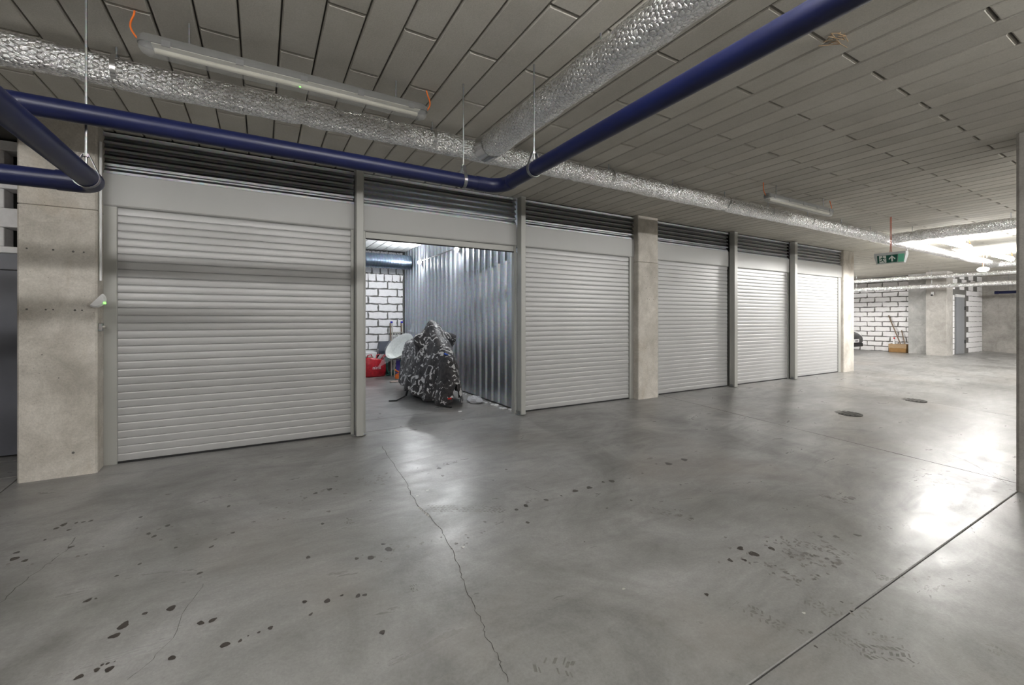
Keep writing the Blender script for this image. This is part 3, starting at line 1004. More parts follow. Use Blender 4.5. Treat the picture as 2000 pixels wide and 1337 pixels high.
MB().tube([(1.43, AY - BR, AZ), (1.43, -7, AZ + .03)], PR, 24).build('pipe_run', 'blue_pipe_plastic', e, True)
clamp(e, (1.15, AY, AZ), 'x', 0)
clamp(e, (1.43, 2.20, AZ), 'y', 0)
clamp(e, (-1.6, AY, AZ), 'x', 0)
tag(e, 'long dark blue drain pipe below the foil duct, turning towards the viewer', 'pipe', 'dark blue pipes')
BZ, BXp, BY = 1.845, -.69, 2.80
e = empty('blue_pipe', (BXp, BY, BZ - PR))
MB().tube([(BXp, -7, BZ + .05), (BXp, BY - .085, BZ)], PR, 24).build('pipe_run', 'blue_pipe_plastic', e, True)
MB().tube([(BXp, BY - .13, BZ), (BXp, BY - .06, BZ)] + arc((BXp - .06, BY - .06, BZ), 0, PI / 2, .06, (1, 0, 0), (0, 1, 0)) + [(BXp - .13, BY, BZ)], PR + .0035, 24).build('elbow', 'blue_pipe_plastic', e, True)
MB().tube([(BXp - .06, BY, BZ), (-7, BY, BZ - .03)], PR, 24).build('pipe_run', 'blue_pipe_plastic', e, True)
clamp(e, (BXp, BY - .12, BZ), 'y', 0)
tag(e, 'lower dark blue pipe ending in an elbow before the left concrete column', 'pipe', 'dark blue pipes')
e = empty('blue_pipe', (22.2, 3, 2.06))
MB().tube([(22.2, 4.6, 2.11), (22.2, -6, 2.13)], .05, 16).build('pipe_run', 'blue_pipe_plastic', e, True)
MB().tube([(22.2, 4.62, 2.11), (22.2, 4.52, 2.11)], .058, 16).build('end_cap', 'blue_pipe_plastic', e, True)
for y_ in (4.3, 1.5):
    MB().tube([(22.2, y_, 2.15), (22.2, y_, CZ)], .006, 6).build('hanger_rod', 'zinc_rod', e)
tag(e, 'short stretch of blue pipe before the far concrete wall', 'pipe', 'dark blue pipes')

# ================================================================ TUBE LIGHTS
def tube_light(xc, y, z, L, label, lit=False, cable=True, green=False, axis='x', twin=False):
    e = empty('tube_light', (xc, y, z - .05))
    h = L / 2
    def T(mb):
        if axis == 'y':
            mb.v = [(xc + (v[1] - y), y + (v[0] - xc), v[2]) for v in mb.v]
            mb.f = [tuple(reversed(f)) for f in mb.f]
        return mb
    W = .040
    prof = lambda k, zz: [(xc + sx * (h - .02 * (1 - k)), y + sy * W * k, zz) for sx, sy in ((-1, -1), (1, -1), (1, 1), (-1, 1))]
    def capsule(wf, zz, hl, m=8):
        out = []
        for k in range(m + 1):
            a = -PI / 2 + PI * k / m
            out.append((xc + hl - wf + wf * math.cos(a), y + wf * math.sin(a), zz))
        for k in range(m + 1):
            a = PI / 2 + PI * k / m
            out.append((xc - hl + wf + wf * math.cos(a), y + wf * math.sin(a), zz))
        return out
    T(MB().loft([capsule(W * .56, z + .012, h - .02), capsule(W * .56, z + .034, h - .02)] if lit else [capsule(W, z - .008, h), capsule(W, z + .014, h), capsule(W * .78, z + .034, h - .012)])).build('housing', 'lamp_housing', e, 40)
    cv = MB().loft([capsule(W * .93, z - .008, h - .004), capsule(W * .93, z - .030, h - .004), capsule(W * .78, z - .050, h - .018), capsule(W * .40, z - .062, h - .04)], True, True)
    if lit:
        cv = MB().loft([capsule(W * .60, z + .012, h - .02, 2), capsule(W, z - .016, h, 2), capsule(W * .62, z - .060, h - .03, 2)], True, True)
    T(cv).build('cover', ('twin_tube_lit' if twin else 'tube_lit') if lit else 'prismatic_cover', e, 50)
    if not lit:
        T(MB().tube([(xc - h + .07, y, z - .030), (xc + h - .07, y, z - .030)], .013, 12)).build('tube', 'tube_white', e, True)
        T(MB().box(xc - h + .06, xc + h - .06, y - .035, y + .035, z - .012, z - .006)).build('gear_tray', 'lamp_tray', e)
    for t in (-.84, -.42, 0, .42, .84):
        for s in (-1, 1):
            T(MB().box(xc + t * h - .018, xc + t * h + .018, y + s * W - .003, y + s * W + .003, z - .016, z + .014)).build('clip', 'lamp_bracket', e)
    for t in (-.72, .72):
        q = [(xc + t * h, y)] if axis == 'x' else [(xc, y + t * h)]
        MB().tube([(*q[0], z + .03), (*q[0], CZ)], .0042, 8).build('hanger_rod', 'zinc_rod', e)
        MB().cbox(q[0][0] - .018, q[0][0] + .018, q[0][1] - .014, q[0][1] + .014, z + .030, z + .046, .003).build('bracket', 'lamp_bracket', e)
    if cable:
        for s in (-1, 1):
            a = Vector((xc + s * (h - .005), y, z + .006)); b = Vector((xc + s * (h + (.03 if s < 0 else .02)), y + .02, CZ))
            pts = [a.lerp(b, k / 10) + Vector((s * .018 * math.sin(k / 10 * PI * 1.4), 0, 0)) for k in range(11)]
            T(MB().tube(pts, .0042, 8)).build('cable', 'orange_cable', e, True)
    if green:
        MB().sphere((xc - .02, y - .02, z - .045), .006, .004, .004, 8, 6).build('status_led', 'led_green', e)
    return tag(e, label, 'light fixture', 'tube lights hung from the ceiling')
tube_light(.215, 2.80, 2.585, 1.50, 'unlit tube light with orange cables at upper left, nearest the viewer', green=True)
tube_light(5.68, 2.79, 2.585, 1.50, 'unlit tube light hanging above the third and fourth bays')
tube_light(11.1, 2.79, 2.60, 1.50, 'brightly lit tube light half hidden behind the crossing foil duct', True, twin=True)
tube_light(14.3, 2.85, 2.60, 1.50, 'lit tube light beside the right column, farthest of those in view', True, twin=True)
# the aisle's other row, out of view, plus unseen lamps added for brightness
tube_light(.55, .55, 2.60, 1.50, 'lit tube light above the viewpoint', True, False)
tube_light(-1.75, .55, 2.60, 1.50, 'lit tube light above and left of the viewpoint', True, False)
tube_light(2.85, -.75, 2.60, 1.50, 'lit tube light beyond the upper right picture corner', True, False)
tube_light(5.15, -1.6, 2.60, 1.50, 'lit tube light on the viewer side of the right column, out of view', True, False)
tube_light(-3.9, 1.6, 2.60, 1.50, 'lit tube light beyond the left picture edge', True, False)
tube_light(8.2, -.6, 2.60, 1.50, 'lit tube light hidden behind the right column', True, False, twin=True)
tube_light(13.0, -.6, 2.60, 1.50, 'lit tube light farther down the hidden row', True, False)
tube_light(-1.0, -3.6, 2.60, 1.50, 'added unseen fill light behind the viewpoint, shaped as a tube light', True, False)  # added fill behind the camera, raises the diffuse light on the ceiling
tube_light(17.0, 1.0, 2.60, 1.50, 'added unseen tube light brightening the far end, near the far concrete wall', True, False, twin=True)  # unseen lamp added to lift the far end's brightness
tube_light(14.8, 7.9, 2.60, 1.50, 'lit tube light over the parking bay behind the last column', True, False, twin=True)
tube_light(19.2, .8, 2.60, 1.50, 'added unseen tube light brightening the far floor and walls', True, False, twin=True)  # extra hidden lamp, put in to brighten the far floor and walls
tube_light(16.9, 8.7, 2.60, 1.50, 'added unseen tube light above the parked car, brightening the white blocks', True, False, twin=True)  # added beside the bay lamp to whiten the end block wall
tube_light(5.5, -3.8, 2.60, 1.50, 'added unseen fill light across the aisle behind the viewpoint', True, False)  # another added fill lamp, for softer overall light
e = empty('round_lamp', (13.95, 3.08, 2.25))
MB().sphere((13.95, 3.08, 2.30), .10, .10, .055, 12, 6).build('shade', 'round_lamp_lit', e, 60)
MB().tube([(13.95, 3.08, 2.34), (13.95, 3.08, CZ)], .008, 8).build('stem', 'copper_cable', e)
tag(e, 'small lit round lamp on a reddish stem near the right column', 'lamp')

# ================================================================ EXIT SIGN
def exit_sign():
    # slim wedge box hung square to the aisle, legend on the faces towards -X and +X
    x, y, z = 8.25, 2.79, 2.035
    e = empty('exit_sign', (x, y, z))
    Lh, T_, H_ = .190, .05, .165
    # local frame: legend runs along -Y (viewer's right), faces -X
    def P(u, v, d=0.0):       # u right, v up, d out of the face
        return (x - T_ - d, y - u, z + v)
    body = MB()
    body.loft([[(x - .032, y + Lh - .025, z), (x + .032, y + Lh - .025, z), (x + .032, y - Lh + .025, z), (x - .032, y - Lh + .025, z)],
               [(x - T_, y + Lh, z + H_ - .05), (x + T_, y + Lh, z + H_ - .05), (x + T_, y - Lh, z + H_ - .05), (x - T_, y - Lh, z + H_ - .05)],
               [(x - T_, y + Lh, z + H_), (x + T_, y + Lh, z + H_), (x + T_, y - Lh, z + H_), (x - T_, y - Lh, z + H_)]])
    body.build('housing', 'sign_grey', e)
    def face(name, poly, d, mat, tk=.003):
        r0 = [P(u, v, d - T_ + .032 + (T_ - .032) * min(1, v / (H_ - .05))) for u, v in poly]
        r1 = [(p[0] - tk, p[1], p[2]) for p in r0]
        mb = MB().loft([r0, r1])
        return mb.build(name, mat, e)
    face('legend_panel', [(-.15, .012), (.085, .012), (.10, .125), (-.15, .125)], .001, 'sign_green')
    face('light_window', [(.095, .006), (.165, .008), (.175, .128), (.105, .128)], .001, 'sign_mint')
    face('rim', [(-.155, .002), (.17, .002), (.17, .010), (-.155, .010)], .001, 'sign_white')
    face('pictogram_door', [(-.125, .016), (-.04, .016), (-.04, .12), (-.125, .12)], .004, 'sign_white', .002)
    o = lambda pts: [(-.083 + a * .040, .018 + b * .10) for a, b in pts]
    man = [[(-.05, .82), (.12, .82), (.18, .93), (.10, 1.0), (-.02, .98), (-.08, .9)],                      # head
           [(-.30, .74), (.10, .80), (.22, .70), (.05, .45), (-.18, .42), (-.22, .62)],                     # torso
           [(.15, .74), (.60, .60), (.95, .62), (.95, .54), (.55, .50), (.12, .62)],                        # front arm
           [(-.30, .74), (-.72, .62), (-.88, .44), (-.78, .40), (-.62, .54), (-.24, .64)],                  # rear arm
           [(-.18, .46), (.05, .46), (.40, .22), (.62, .02), (.46, 0), (.18, .2), (-.10, .34)],             # front leg
           [(-.20, .48), (.02, .40), (-.22, .22), (-.92, .14), (-.98, .24), (-.34, .32)]]                   # rear leg
    for pl in man:
        pts = o(pl)
        ar = sum(a[0] * b[1] - b[0] * a[1] for a, b in zip(pts, pts[1:] + pts[:1]))
        face('pictogram_figure', pts if ar > 0 else pts[::-1], .0065, 'sign_green', .0015)
    ar_ = [(.030, .112), (-.008, .072), (-.008, .056), (.020, .084), (.020, .026), (.040, .026), (.040, .084), (.068, .056), (.068, .072)]
    # convex pieces of the upward arrow
    face('arrow', [(.020, .026), (.040, .026), (.040, .095), (.020, .095)], .004, 'sign_white', .002)
    face('arrow', [(-.010, .070), (-.006, .052), (.030, .092), (.030, .114)], .0045, 'sign_white', .002)
    face('arrow', [(.030, .092), (.066, .052), (.070, .070), (.030, .114)], .0045, 'sign_white', .002)
    for dy in (-.006, .006):
        MB().tube([(x, y + dy * 2, z + H_ - .002), (x, y + dy, z + H_ + .05), (x, y + dy, CZ)], .0045, 8).build('cable', 'copper_cable', e)
    MB().tube([(x, y - .19, z + H_), (x, y - .19, z + H_ + .03)], .012, 8).build('gland', 'white_plastic', e)
    tag(e, 'green running-man exit sign with an upward arrow hanging on a copper-red cable', 'exit sign')
exit_sign()

# ================================================================ SMALL FITTINGS AT THE LEFT SHUTTER
e = empty('door_sensor', (-1.09, 4.62, 1.32))
mb = MB()
rings = []
for d, k in ((0, .92), (.028, 1.0), (.045, .8)):
    rg = []
    for q in range(17):
        t = PI * q / 16
        u, v = .062 * k * math.cos(t), -.058 * k * math.sin(t) + .02
        # rotate the half disc
        a = R(52)
        rg.append((-1.095 + u * math.cos(a) - v * math.sin(a), 4.567 - d, 1.335 + u * math.sin(a) + v * math.cos(a)))
    rings.append(rg)
mb.loft(rings)
mb.f = [tuple(reversed(f)) for f in mb.f]
mb.build('shell', 'white_plastic', e, 40)
MB().sphere((-1.058, 4.526, 1.322), .009, .006, .009, 8, 6).build('status_led', 'led_green', e)
tag(e, 'white half-round sensor with a green light beside the first shutter', 'sensor')
e = empty('key_switch', (-1.10, 4.60, 1.13))
MB().cbox(-1.112, -1.088, 4.585, 4.63, 1.10, 1.165, .004).build('plate', 'zinc_rod', e)
MB().tube([(-1.088, 4.607, 1.135), (-1.072, 4.607, 1.135)], .011, 12).build('lock_barrel', 'aluminium', e)
tag(e, 'small metal key switch on the left column edge below the sensor', 'switch')
tag(MB().tube([(-1.10, 4.60, 1.50), (-1.10, 4.60, 2.60)], .009, 8).build('conduit', 'white_plastic'), 'thin white conduit rising up the left column edge to the ceiling', 'conduit')

# ================================================================ CONTENTS OF THE OPEN UNIT
def covered_bike():
    e = empty('covered_motorcycle', (2.25, 6.6, 0))
    S = [  # y, centre x, half width of the crown, half width at the hem, top z, hem z
        (5.47, 2.29, .03, .07, .34, .06), (5.51, 2.285, .06, .12, .48, .04), (5.60, 2.28, .09, .17, .63, .03), (5.76, 2.27, .11, .23, .78, .04),
        (5.94, 2.26, .13, .28, .92, .06), (6.09, 2.25, .10, .33, 1.05, .09), (6.21, 2.245, .095, .36, 1.15, .12), (6.29, 2.24, .095, .37, 1.185, .13),
        (6.37, 2.24, .11, .38, 1.11, .14), (6.50, 2.245, .16, .36, .96, .15), (6.72, 2.25, .20, .34, .90, .16), (6.98, 2.26, .20, .32, .88, .17),
        (7.20, 2.27, .18, .28, .86, .18), (7.34, 2.28, .13, .22, .78, .20), (7.42, 2.28, .06, .13, .58, .26)]
    n, ny = 56, 70
    rows = []
    for j in range(ny + 1):
        t = j / ny * (len(S) - 1)
        k = min(int(t), len(S) - 2)
        f = t - k
        f = f * f * (3 - 2 * f)
        y, cx, wt, wb, zt, zb = [a + (b - a) * f for a, b in zip(S[k], S[k + 1])]
        row = []
        for q in range(n + 1):
            u = -1 + 2 * q / n
            au, sg = abs(u), (1 if u > 0 else -1)
            dome = min(.12, (zt - zb) * .3)
            if au < .35:
                a = au / .35 * PI / 2
                xx, zz = wt * math.sin(a), zt - dome * (1 - math.cos(a))
            else:
                t2 = (au - .35) / .65
                zz = (zt - dome) + (zb - zt + dome) * t2
                xx = wt + (wb - wt) * t2 ** .75 + .022 * t2 * math.sin(y * 23 + sg * 2)
            xx = cx + sg * xx
            yy = y
            for hs, hy, hz, am in ((1, 6.20, .84, .19), (-1, 6.24, .84, .13)):        # grips and mirrors push the cloth out
                if hs == sg:
                    g = math.exp(-((y - hy) / .10) ** 2 - ((zz - hz) / .12) ** 2)
                    xx += sg * am * g
                    zz += .085 * g
            p = Vector((xx, yy, zz))
            fold = noise.noise(Vector((p.x * 5 + p.y * 8, p.y * 4, p.z * 1.6))) * .030 + noise.noise(p * 17) * .012
            drop = noise.noise(Vector((y * 6, sg * 2, 0))) * .05 * max(0, au - .8) / .2
            row.append((p.x + sg * fold, p.y + fold * .6, max(.012, p.z + fold * .4 + drop)))
        rows.append(row)
    mb = MB()
    mb.loft(rows, False, False)
    cov = mb.build('cover', 'camo_cover', e, 80)
    so = cov.modifiers.new('thickness', 'SOLIDIFY')
    so.thickness = .006
    for y0, nm in ((5.86, 'front_wheel'), (7.06, 'rear_wheel')):
        mbw = MB()
        mbw.tube([(2.265, y0 + .24 * math.cos(2 * PI * k / 28), .302 + .24 * math.sin(2 * PI * k / 28)) for k in range(29)], .058, 10)
        wo = mbw.build(nm, 'tyre_rubber', e, True)
        MB().tube([(2.24, y0, .302), (2.29, y0, .302)], .19, 20).build('rim', 'cast_iron', wo)
    MB().tube([(2.26, 5.86, .31), (2.26, 6.25, .82)], .03, 10).build('fork', 'cast_iron', e)
    MB().cbox(2.10, 2.42, 6.30, 7.05, .28, .70, .05).build('engine_block', 'cast_iron', e)
    MB().tube([(2.0, 6.60, .22), (1.93, 6.58, .012)], .012, 8).build('side_stand', 'black_strap', e)
    MB().box(2.18, 2.23, 5.480, 5.490, .11, .13).build('reflector', 'red_reflector', e)
    MB().tube([(1.92, 6.42, .16), (1.83, 6.30, .06), (1.70, 6.28, .010), (1.60, 6.32, .008)], .010, 8).build('strap', 'black_strap', e, True)
    MB().tube([(2.12, 5.66, .12), (2.08, 5.58, .05), (2.18, 5.50, .010), (2.22, 5.45, .006)], .012, 8).build('strap', 'black_strap', e, True)
    for k in range(5):
        MB().sphere((2.215 + .022 * k, 5.675 + .004 * k, .712 - .010 * k), .016, .014, .012, 8, 6).build('blue_print', 'blue_badge', cov)
    tag(e, 'motorcycle under a black and white camouflage cover in the open unit', 'motorcycle')
covered_bike()

# plastic-wrapped white tub resting on a stool
def tub():
    e = empty('wrapped_tub', (2.24, 8.75, .36))
    ax = Vector((.74, -.10, .66)).normalized()            # long axis, right end up
    nm = Vector((-.55, -.70, .45)).normalized()           # open side, towards the aisle
    ay = nm.cross(ax).normalized()
    nm = ax.cross(ay).normalized()
    c0 = Vector((2.43, 8.70, .63))
    def ring(k, z, rx=.30, ry=.19, n=30):
        return [c0 + ax * (rx * k * math.cos(2 * PI * q / n)) + ay * (ry * k * math.sin(2 * PI * q / n)) + nm * z for q in range(n)]
    m2 = MB().loft([ring(.50, -.15), ring(.78, -.135), ring(.93, -.03), ring(1.06, .04), ring(1.08, .05), ring(1.0, .045), ring(.86, -.02), ring(.70, -.11), ring(.45, -.125)])
    m2.build('tub_shell', 'tub_white', e, 50)
    rr = []
    for k, z in ((.2, -.19), (.70, -.18), (1.08, -.06), (1.16, .06), (.92, .11), (.45, .13), (.12, .125)):
        rr.append([tuple(p + Vector((noise.noise(p * 9), noise.noise(p * 11 + Vector((3, 0, 0))), noise.noise(p * 8 + Vector((0, 5, 0))))) * .03) for p in ring(k, z)])
    MB().loft(rr).build('plastic_film', 'clear_film', e, 70)
    # loose tail to the left and twisted neck at the top
    MB().loft([[c0 + ax * -.30 + ay * .10, c0 + ax * -.30 - ay * .10, c0 + ax * -.28 + nm * .06], [c0 + ax * -.46 + ay * .05 - nm * .02, c0 + ax * -.46 - ay * .06, c0 + ax * -.45 + nm * .03],
               [c0 + ax * -.58 + ay * .01 - nm * .03, c0 + ax * -.58 - ay * .01 - nm * .03, c0 + ax * -.57]]).build('loose_film', 'clear_film', e, 70)
    t0 = c0 + ax * .30 + Vector((0, 0, .10))
    MB().tube([t0, t0 + Vector((.02, 0, .06)), t0 + Vector((.0, .01, .11)), t0 + Vector((.03, .01, .15))], [.07, .025, .018, .03], 10).build('twisted_neck', 'clear_film', e, True)
    tag(e, 'white tub wrapped in clear plastic film left of the covered motorcycle', 'tub')
tub()
e = empty('folding_stool', (2.42, 8.95, 0))
for x in (2.36, 2.62):
    for y in (8.86, 9.10):
        MB().tube([(x, y, 0), (x, y, .36)], .016, 10).build('leg', 'aluminium', e)
MB().cbox(2.33, 2.65, 8.83, 9.13, .36, .40, .01).build('seat', 'grey_cloth', e)
tag(e, 'low stool with pale metal legs under the plastic-wrapped tub', 'stool')

# red shopping bag with white lettering
def red_bag(cx, cy):
    e = empty('shopping_bag', (cx, cy, 0))
    rings = []
    n = 28
    for z, wx, wy in ((.004, .20, .10), (.03, .225, .115), (.14, .23, .12), (.27, .235, .115), (.34, .225, .10), (.375, .23, .095)):
        rg = []
        for q in range(n):
            a = 2 * PI * q / n
            ca, sa = math.cos(a), math.sin(a)
            x = wx * math.copysign(abs(ca) ** .6, ca)
            y = wy * math.copysign(abs(sa) ** .6, sa)
            j = noise.noise(Vector((x * 12, y * 12, z * 9))) * .020
            rg.append((cx + x + j * ca, cy + y + j * sa, z + (j * .8 + .03 * math.sin(3 * a + 1) if z > .3 else 0)))
        rings.append(rg)
    body = MB().loft(rings, True, False).build('bag_body', 'red_plastic', e, 60)
    so = body.modifiers.new('t', 'SOLIDIFY'); so.thickness = .003
    MB().disc((cx, cy), .16, .012, 20, 0, 1, .6).build('bag_base', 'red_plastic', e)
    for x in (-.10, .08):
        MB().tube([(cx + x - .05, cy - .05, .36), (cx + x - .03, cy - .04, .45), (cx + x + .04, cy - .03, .46), (cx + x + .07, cy - .04, .37)], .012, 8).build('handle', 'red_plastic', e, True)
    MB().loft([[(cx + .14, cy - .09, .36), (cx + .24, cy - .05, .40), (cx + .20, cy + .01, .44)], [(cx + .20, cy - .11, .44), (cx + .28, cy - .07, .44), (cx + .25, cy - .02, .47)], [(cx + .27, cy - .12, .40), (cx + .30, cy - .10, .40), (cx + .29, cy - .06, .42)]]).build('flap', 'red_plastic', e, 60)
    cu = bpy.data.curves.new('lettering', 'FONT')
    cu.body = 'nimi'
    cu.size = .10
    cu.extrude = .002
    cu.align_x = 'CENTER'
    to = bpy.data.objects.new('tmp', cu)
    COL.objects.link(to)
    bpy.context.view_layer.update()
    me = bpy.data.meshes.new_from_object(to.evaluated_get(bpy.context.evaluated_depsgraph_get()))
    bpy.data.objects.remove(to)
    me.materials.clear()
    me.materials.append(M['white_paper'])
    for v in me.vertices:       # wrap the print onto the bag's front
        x, z = v.co.x, v.co.y
        v.co = Vector((cx + .03 + x, cy - .128 - v.co.z + .02 * (x / .22) ** 2, .165 + z))
    put('lettering', me, e)
    MB().cbox(cx - .16, cx - .02, cy - .05, cy + .05, .25, .425, .01).build('carton', 'brown_paper', e)
    MB().loft([[(cx + .02, cy - .07, .33), (cx + .12, cy - .05, .36), (cx + .08, cy, .34)], [(cx + .10, cy - .08, .46), (cx + .20, cy - .06, .47), (cx + .16, cy - .02, .44)]]).build('white_wrapper', 'white_paper', e)
    tag(e, 'crumpled red plastic shopping bag with white lettering on the unit floor', 'bag')
red_bag(2.02, 9.18)
tag(MB().cbox(1.80, 2.18, 9.62, 9.88, .34, .47, .008).build('carton', 'white_plastic'), 'white carton on a cardboard box behind the red bag', 'box')
tag(MB().cbox(1.76, 2.19, 9.60, 9.89, .002, .338, .008).build('carton', 'cardboard'), 'brown cardboard box under the white carton behind the red bag', 'box')
# navy hard case
e = empty('hard_case', (2.35, 9.66, 0))
MB().loft([[(2.22, 9.52, .30), (2.50, 9.52, .30), (2.50, 9.74, .30), (2.22, 9.74, .30)], [(2.205, 9.54, .50), (2.51, 9.54, .50), (2.51, 9.76, .50), (2.205, 9.76, .50)], [(2.24, 9.60, .70), (2.50, 9.60, .70), (2.50, 9.76, .70), (2.24, 9.76, .70)]]).build('shell', 'box_navy', e)
MB().cbox(2.21, 2.50, 9.51, 9.76, .002, .30, .01).build('base_crate', 'grey_cloth', e)
MB().box(2.198, 2.21, 9.60, 9.63, .42, .54).build('latch', 'white_plastic', e)
tag(e, 'dark navy hard case between the red bag and the leaning ladder', 'case')
# coiled garden hose
e = empty('garden_hose', (2.44, 9.36, 0))
random.seed(5)
for k in range(5):
    rr_ = .25 + random.uniform(-.02, .03)
    cxh, cyh = 2.47 + random.uniform(-.02, .02), 9.26 + k * .036
    pts = []
    for q in range(37):
        a = 2 * PI * q / 36
        pts.append((cxh + .60 * rr_ * math.cos(a) + .34 * math.sin(a) * rr_, cyh + .03 * math.sin(a), .33 + rr_ * 1.22 * math.sin(a)))
    MB().tube(pts, .018, 9).build('coil', 'hose_green', e, True)
MB().tube([(2.28 + .4 * k / 10, 9.20 - .02 * math.sin(k), .019) for k in range(11)], .018, 9).build('loose_end', 'hose_green', e, True)
tag(e, 'coiled dark green garden hose standing behind the red bag', 'hose')
# step ladder leaning on the back wall
e = empty('step_ladder', (2.66, 9.8, 0))
top = 1.10
for x, mt in ((2.53, 'wood_handle'), (2.565, 'aluminium'), (2.78, 'wood_handle'), (2.80, 'aluminium')):
    dy = .0 if mt == 'aluminium' else .02
    MB().tube([(x, 9.66 + dy, 0), (x, 9.84 + dy, top)], .014, 8).build('rail', mt, e)
for x in (2.555, 2.79):
    MB().cbox(x - .024, x + .024, 9.825, 9.87, top, top + .04, .006).build('end_cap', 'blue_cap', e)
for k in range(4):
    z = .22 + k * .22
    MB().box(2.54, 2.80, 9.66 + z * .16 - .03, 9.66 + z * .16 + .02, z, z + .020).build('tread', 'aluminium', e)
for x in (2.62, 2.67, 2.73):
    MB().tube([(x, 9.68, .3), (x, 9.79, .90)], .009, 6).build('stay', 'aluminium', e)
tag(e, 'folded metal step ladder with blue caps leaning on the block wall', 'ladder')
mb = MB()
for k in range(5):
    a = 1.3 * k
    mb.tube([(2.33 + .05 * math.cos(a + q * .7), 8.48 + .05 * math.sin(a + q * .7), .035 + .016 * q * (k % 2) + .012 * k) for q in range(9)], .014, 7)
tag(mb.build('orange_strap', 'orange_plastic', None, True), 'bundled bright orange strap on the floor beside the covered motorcycle', 'strap')
mb = MB().loft([[(2.36, 8.76, .08), (2.43, 8.75, .08), (2.42, 8.79, .08)], [(2.37, 8.79, .22), (2.45, 8.78, .22), (2.44, 8.815, .22)], [(2.38, 8.815, .37), (2.46, 8.81, .37), (2.46, 8.826, .37)]])
tag(mb.build('violet_cloth', 'violet_cloth', None, True), 'dark violet cloth hanging above the orange strap', 'cloth')
tag(MB().cbox(2.10, 2.34, 8.14, 8.26, .001, .022, .008).build('flat_packet', 'brown_paper'), 'flat brownish packet lying on the floor before the orange strap', 'packet')
# crumpled clear bag and crumbs along the partition
mb = MB()
rr = []
for k, (z, s) in enumerate(((.003, .9), (.03, 1.0), (.06, .75), (.085, .35))):
    rr.append([(2.66 + .10 * s * math.cos(2 * PI * q / 18) + noise.noise(Vector((q * 1.7, z * 30, 1))) * .04, 5.66 + .16 * s * math.sin(2 * PI * q / 18) + noise.noise(Vector((q * 1.3, z * 30, 5))) * .05,
                max(.002, z + noise.noise(Vector((q, z * 40, 9))) * .025)) for q in range(18)])
mb.loft(rr)
tag(mb.build('crumpled_bag', 'pale_bag', None, 30), 'crumpled clear plastic bag at the foot of the corrugated wall', 'bag')
crumbs = MB()
random.seed(11)
for k in range(46):
    y = random.uniform(4.82, 7.2)
    x = 2.80 + random.uniform(-.04, .03)
    s = random.uniform(.006, .018)
    crumbs.box(x - s, x + s, y - s * 1.6, y + s * 1.6, .001, .003 + s * .7)
crumbs.box(2.20, 2.245, 5.16, 5.18, .001, .006)
tag(crumbs.build('foam_crumbs', 'white_paper'), 'pale crumbs of foam along the foot of the corrugated wall', 'debris', kind='stuff')

# ================================================================ FAR END: BOX, BROOM, CAR
e = empty('cardboard_box', (19.72, 6.42, 0))
bx0, bx1, by0, by1 = 19.55, 19.85, 6.18, 6.68
MB().box(bx0, bx0 + .012, by0, by1, .0, .15).build('front_lower', 'cardboard_dark', e)
MB().box(bx0 - .002, bx0 + .012, by0, by1, .155, .30).build('front_upper', 'cardboard', e)
for y in (by0, by1 - .012):
    MB().box(bx0, bx1, y, y + .012, 0, .30).build('side', 'cardboard_dark', e)
MB().box(bx1 - .012, bx1, by0, by1, 0, .30).build('back', 'cardboard', e)
MB().box(bx0, bx1, by0, by1, .002, .012).build('base', 'cardboard_dark', e)
tag(e, 'low brown cardboard box on the floor by the far rough pier', 'box')
e = empty('spray_bottle', (19.68, 6.56, .013))
MB().tube([(19.68, 6.56, .013), (19.68, 6.56, .34), (19.68, 6.56, .40), (19.68, 6.56, .47)], [.045, .045, .02, .016], 14).build('bottle', 'white_plastic', e, True)
MB().tube([(19.68, 6.56, .47), (19.68, 6.56, .53)], .022, 10).build('cap', 'red_reflector', e)
tag(e, 'white bottle with a red cap standing in the cardboard box', 'bottle')
tag(MB().tube([(19.70, 6.30, .02), (19.885, 6.79, 1.32)], .018, 8).build('broom_handle', 'wood_handle'), 'longer dark broom handle rising from the cardboard box', 'broom')
tag(MB().tube([(19.74, 6.22, .02), (19.885, 6.42, .78)], .016, 8).build('broom_handle', 'wood_handle'), 'shorter stick rising from the cardboard box against the blocks', 'stick')

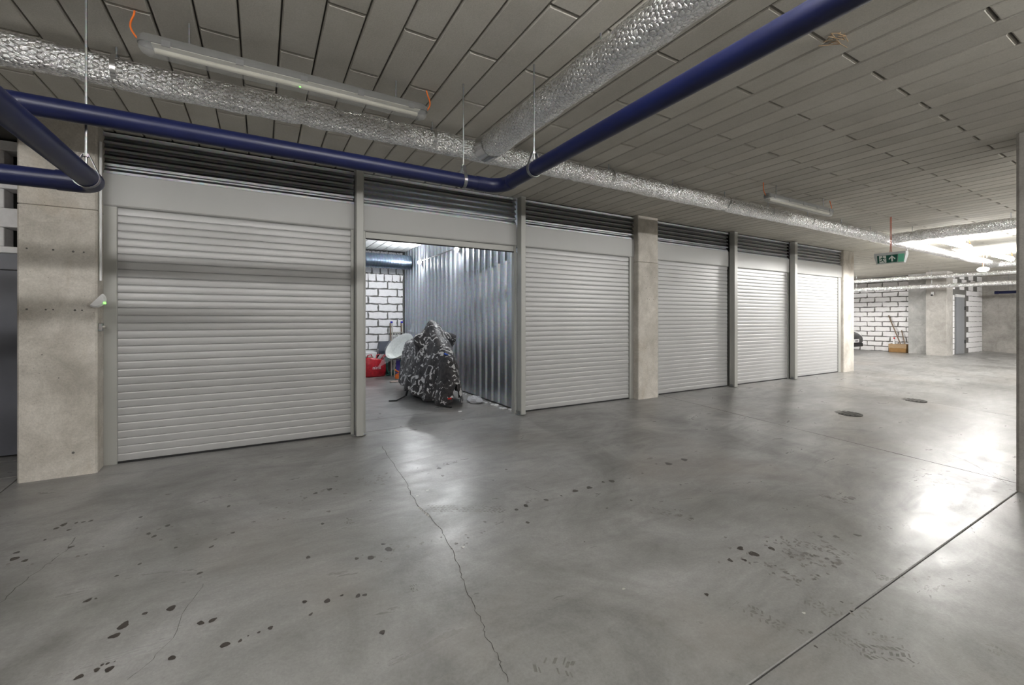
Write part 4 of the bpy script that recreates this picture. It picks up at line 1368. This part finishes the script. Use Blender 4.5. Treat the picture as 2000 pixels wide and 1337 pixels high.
def car():
    """small dark car parked nose towards the aisle, mostly behind the last column"""
    x, y0 = 18.17, 7.15
    e = empty('parked_car', (x, y0 + 2, 0))
    sec = [(0, .60, .32, .56), (.08, .74, .24, .66), (.30, .82, .20, .76), (.9, .85, .19, .86), (1.30, .86, .19, .93), (2.9, .86, .19, .95), (3.5, .84, .20, .92), (3.85, .78, .26, .80), (3.95, .66, .34, .66)]
    rings = []
    for d, hw, zb, zt in sec:
        rg = []
        for q in range(20):
            a = 2 * PI * q / 20
            ca, sa = math.cos(a), math.sin(a)
            rg.append((x + hw * math.copysign(abs(ca) ** .45, ca), y0 + d, (zb + zt) / 2 + (zt - zb) / 2 * math.copysign(abs(sa) ** .5, sa)))
        rings.append(rg)
    MB().loft(rings).build('body', 'car_paint', e, 50)
    rings = []
    for d, hw, z in ((1.25, .70, .88), (1.85, .60, 1.38), (2.9, .60, 1.42), (3.6, .66, .90)):
        rings.append([(x - hw, y0 + d, .85), (x - hw * .94, y0 + d, z), (x + hw * .94, y0 + d, z), (x + hw, y0 + d, .85)])
    MB().loft(rings).build('cabin', 'car_glass', e, 30)
    for sx in (-1, 1):
        for d in (.75, 3.15):
            wh = MB().tube([(x + sx * .70, y0 + d, .30), (x + sx * .87, y0 + d, .30)], .30, 24).build('wheel', 'tyre_rubber', e, 40)
            MB().tube([(x + sx * .84, y0 + d, .30), (x + sx * .885, y0 + d, .30)], .19, 18).build('hub_cap', 'aluminium', wh)
        MB().sphere((x + sx * .60, y0 + .12, .60), .13, .08, .07, 14, 8).build('headlamp', 'white_plastic', e, 60)
    pl = MB().box(x - .26, x + .26, y0 - .015, y0 + .004, .36, .47).build('number_plate', 'plate_white', e)
    for k in range(7):
        if k == 2: continue
        MB().box(x - .21 + k * .062, x - .21 + k * .062 + .035, y0 - .018, y0 - .014, .385, .445).build('plate_character', 'rubber_black', pl)
    MB().cbox(x - .62, x + .62, y0 - .005, y0 + .12, .20, .33, .02).build('bumper', 'rubber_black', e)
    tag(e, 'nose of a dark car parked behind the last pale column', 'car')
car()
e = empty('wall_camera', (19.05, 5.36, 2.02))
MB().cbox(19.02, 19.07, 5.33, 5.39, 1.98, 2.08, .006).build('base', 'white_plastic', e)
MB().sphere((19.0, 5.36, 1.97), .03, .03, .03, 10, 8).build('eye', 'rubber_black', e)
tag(e, 'small white device on the smooth grey pier below the foil pipes', 'camera')
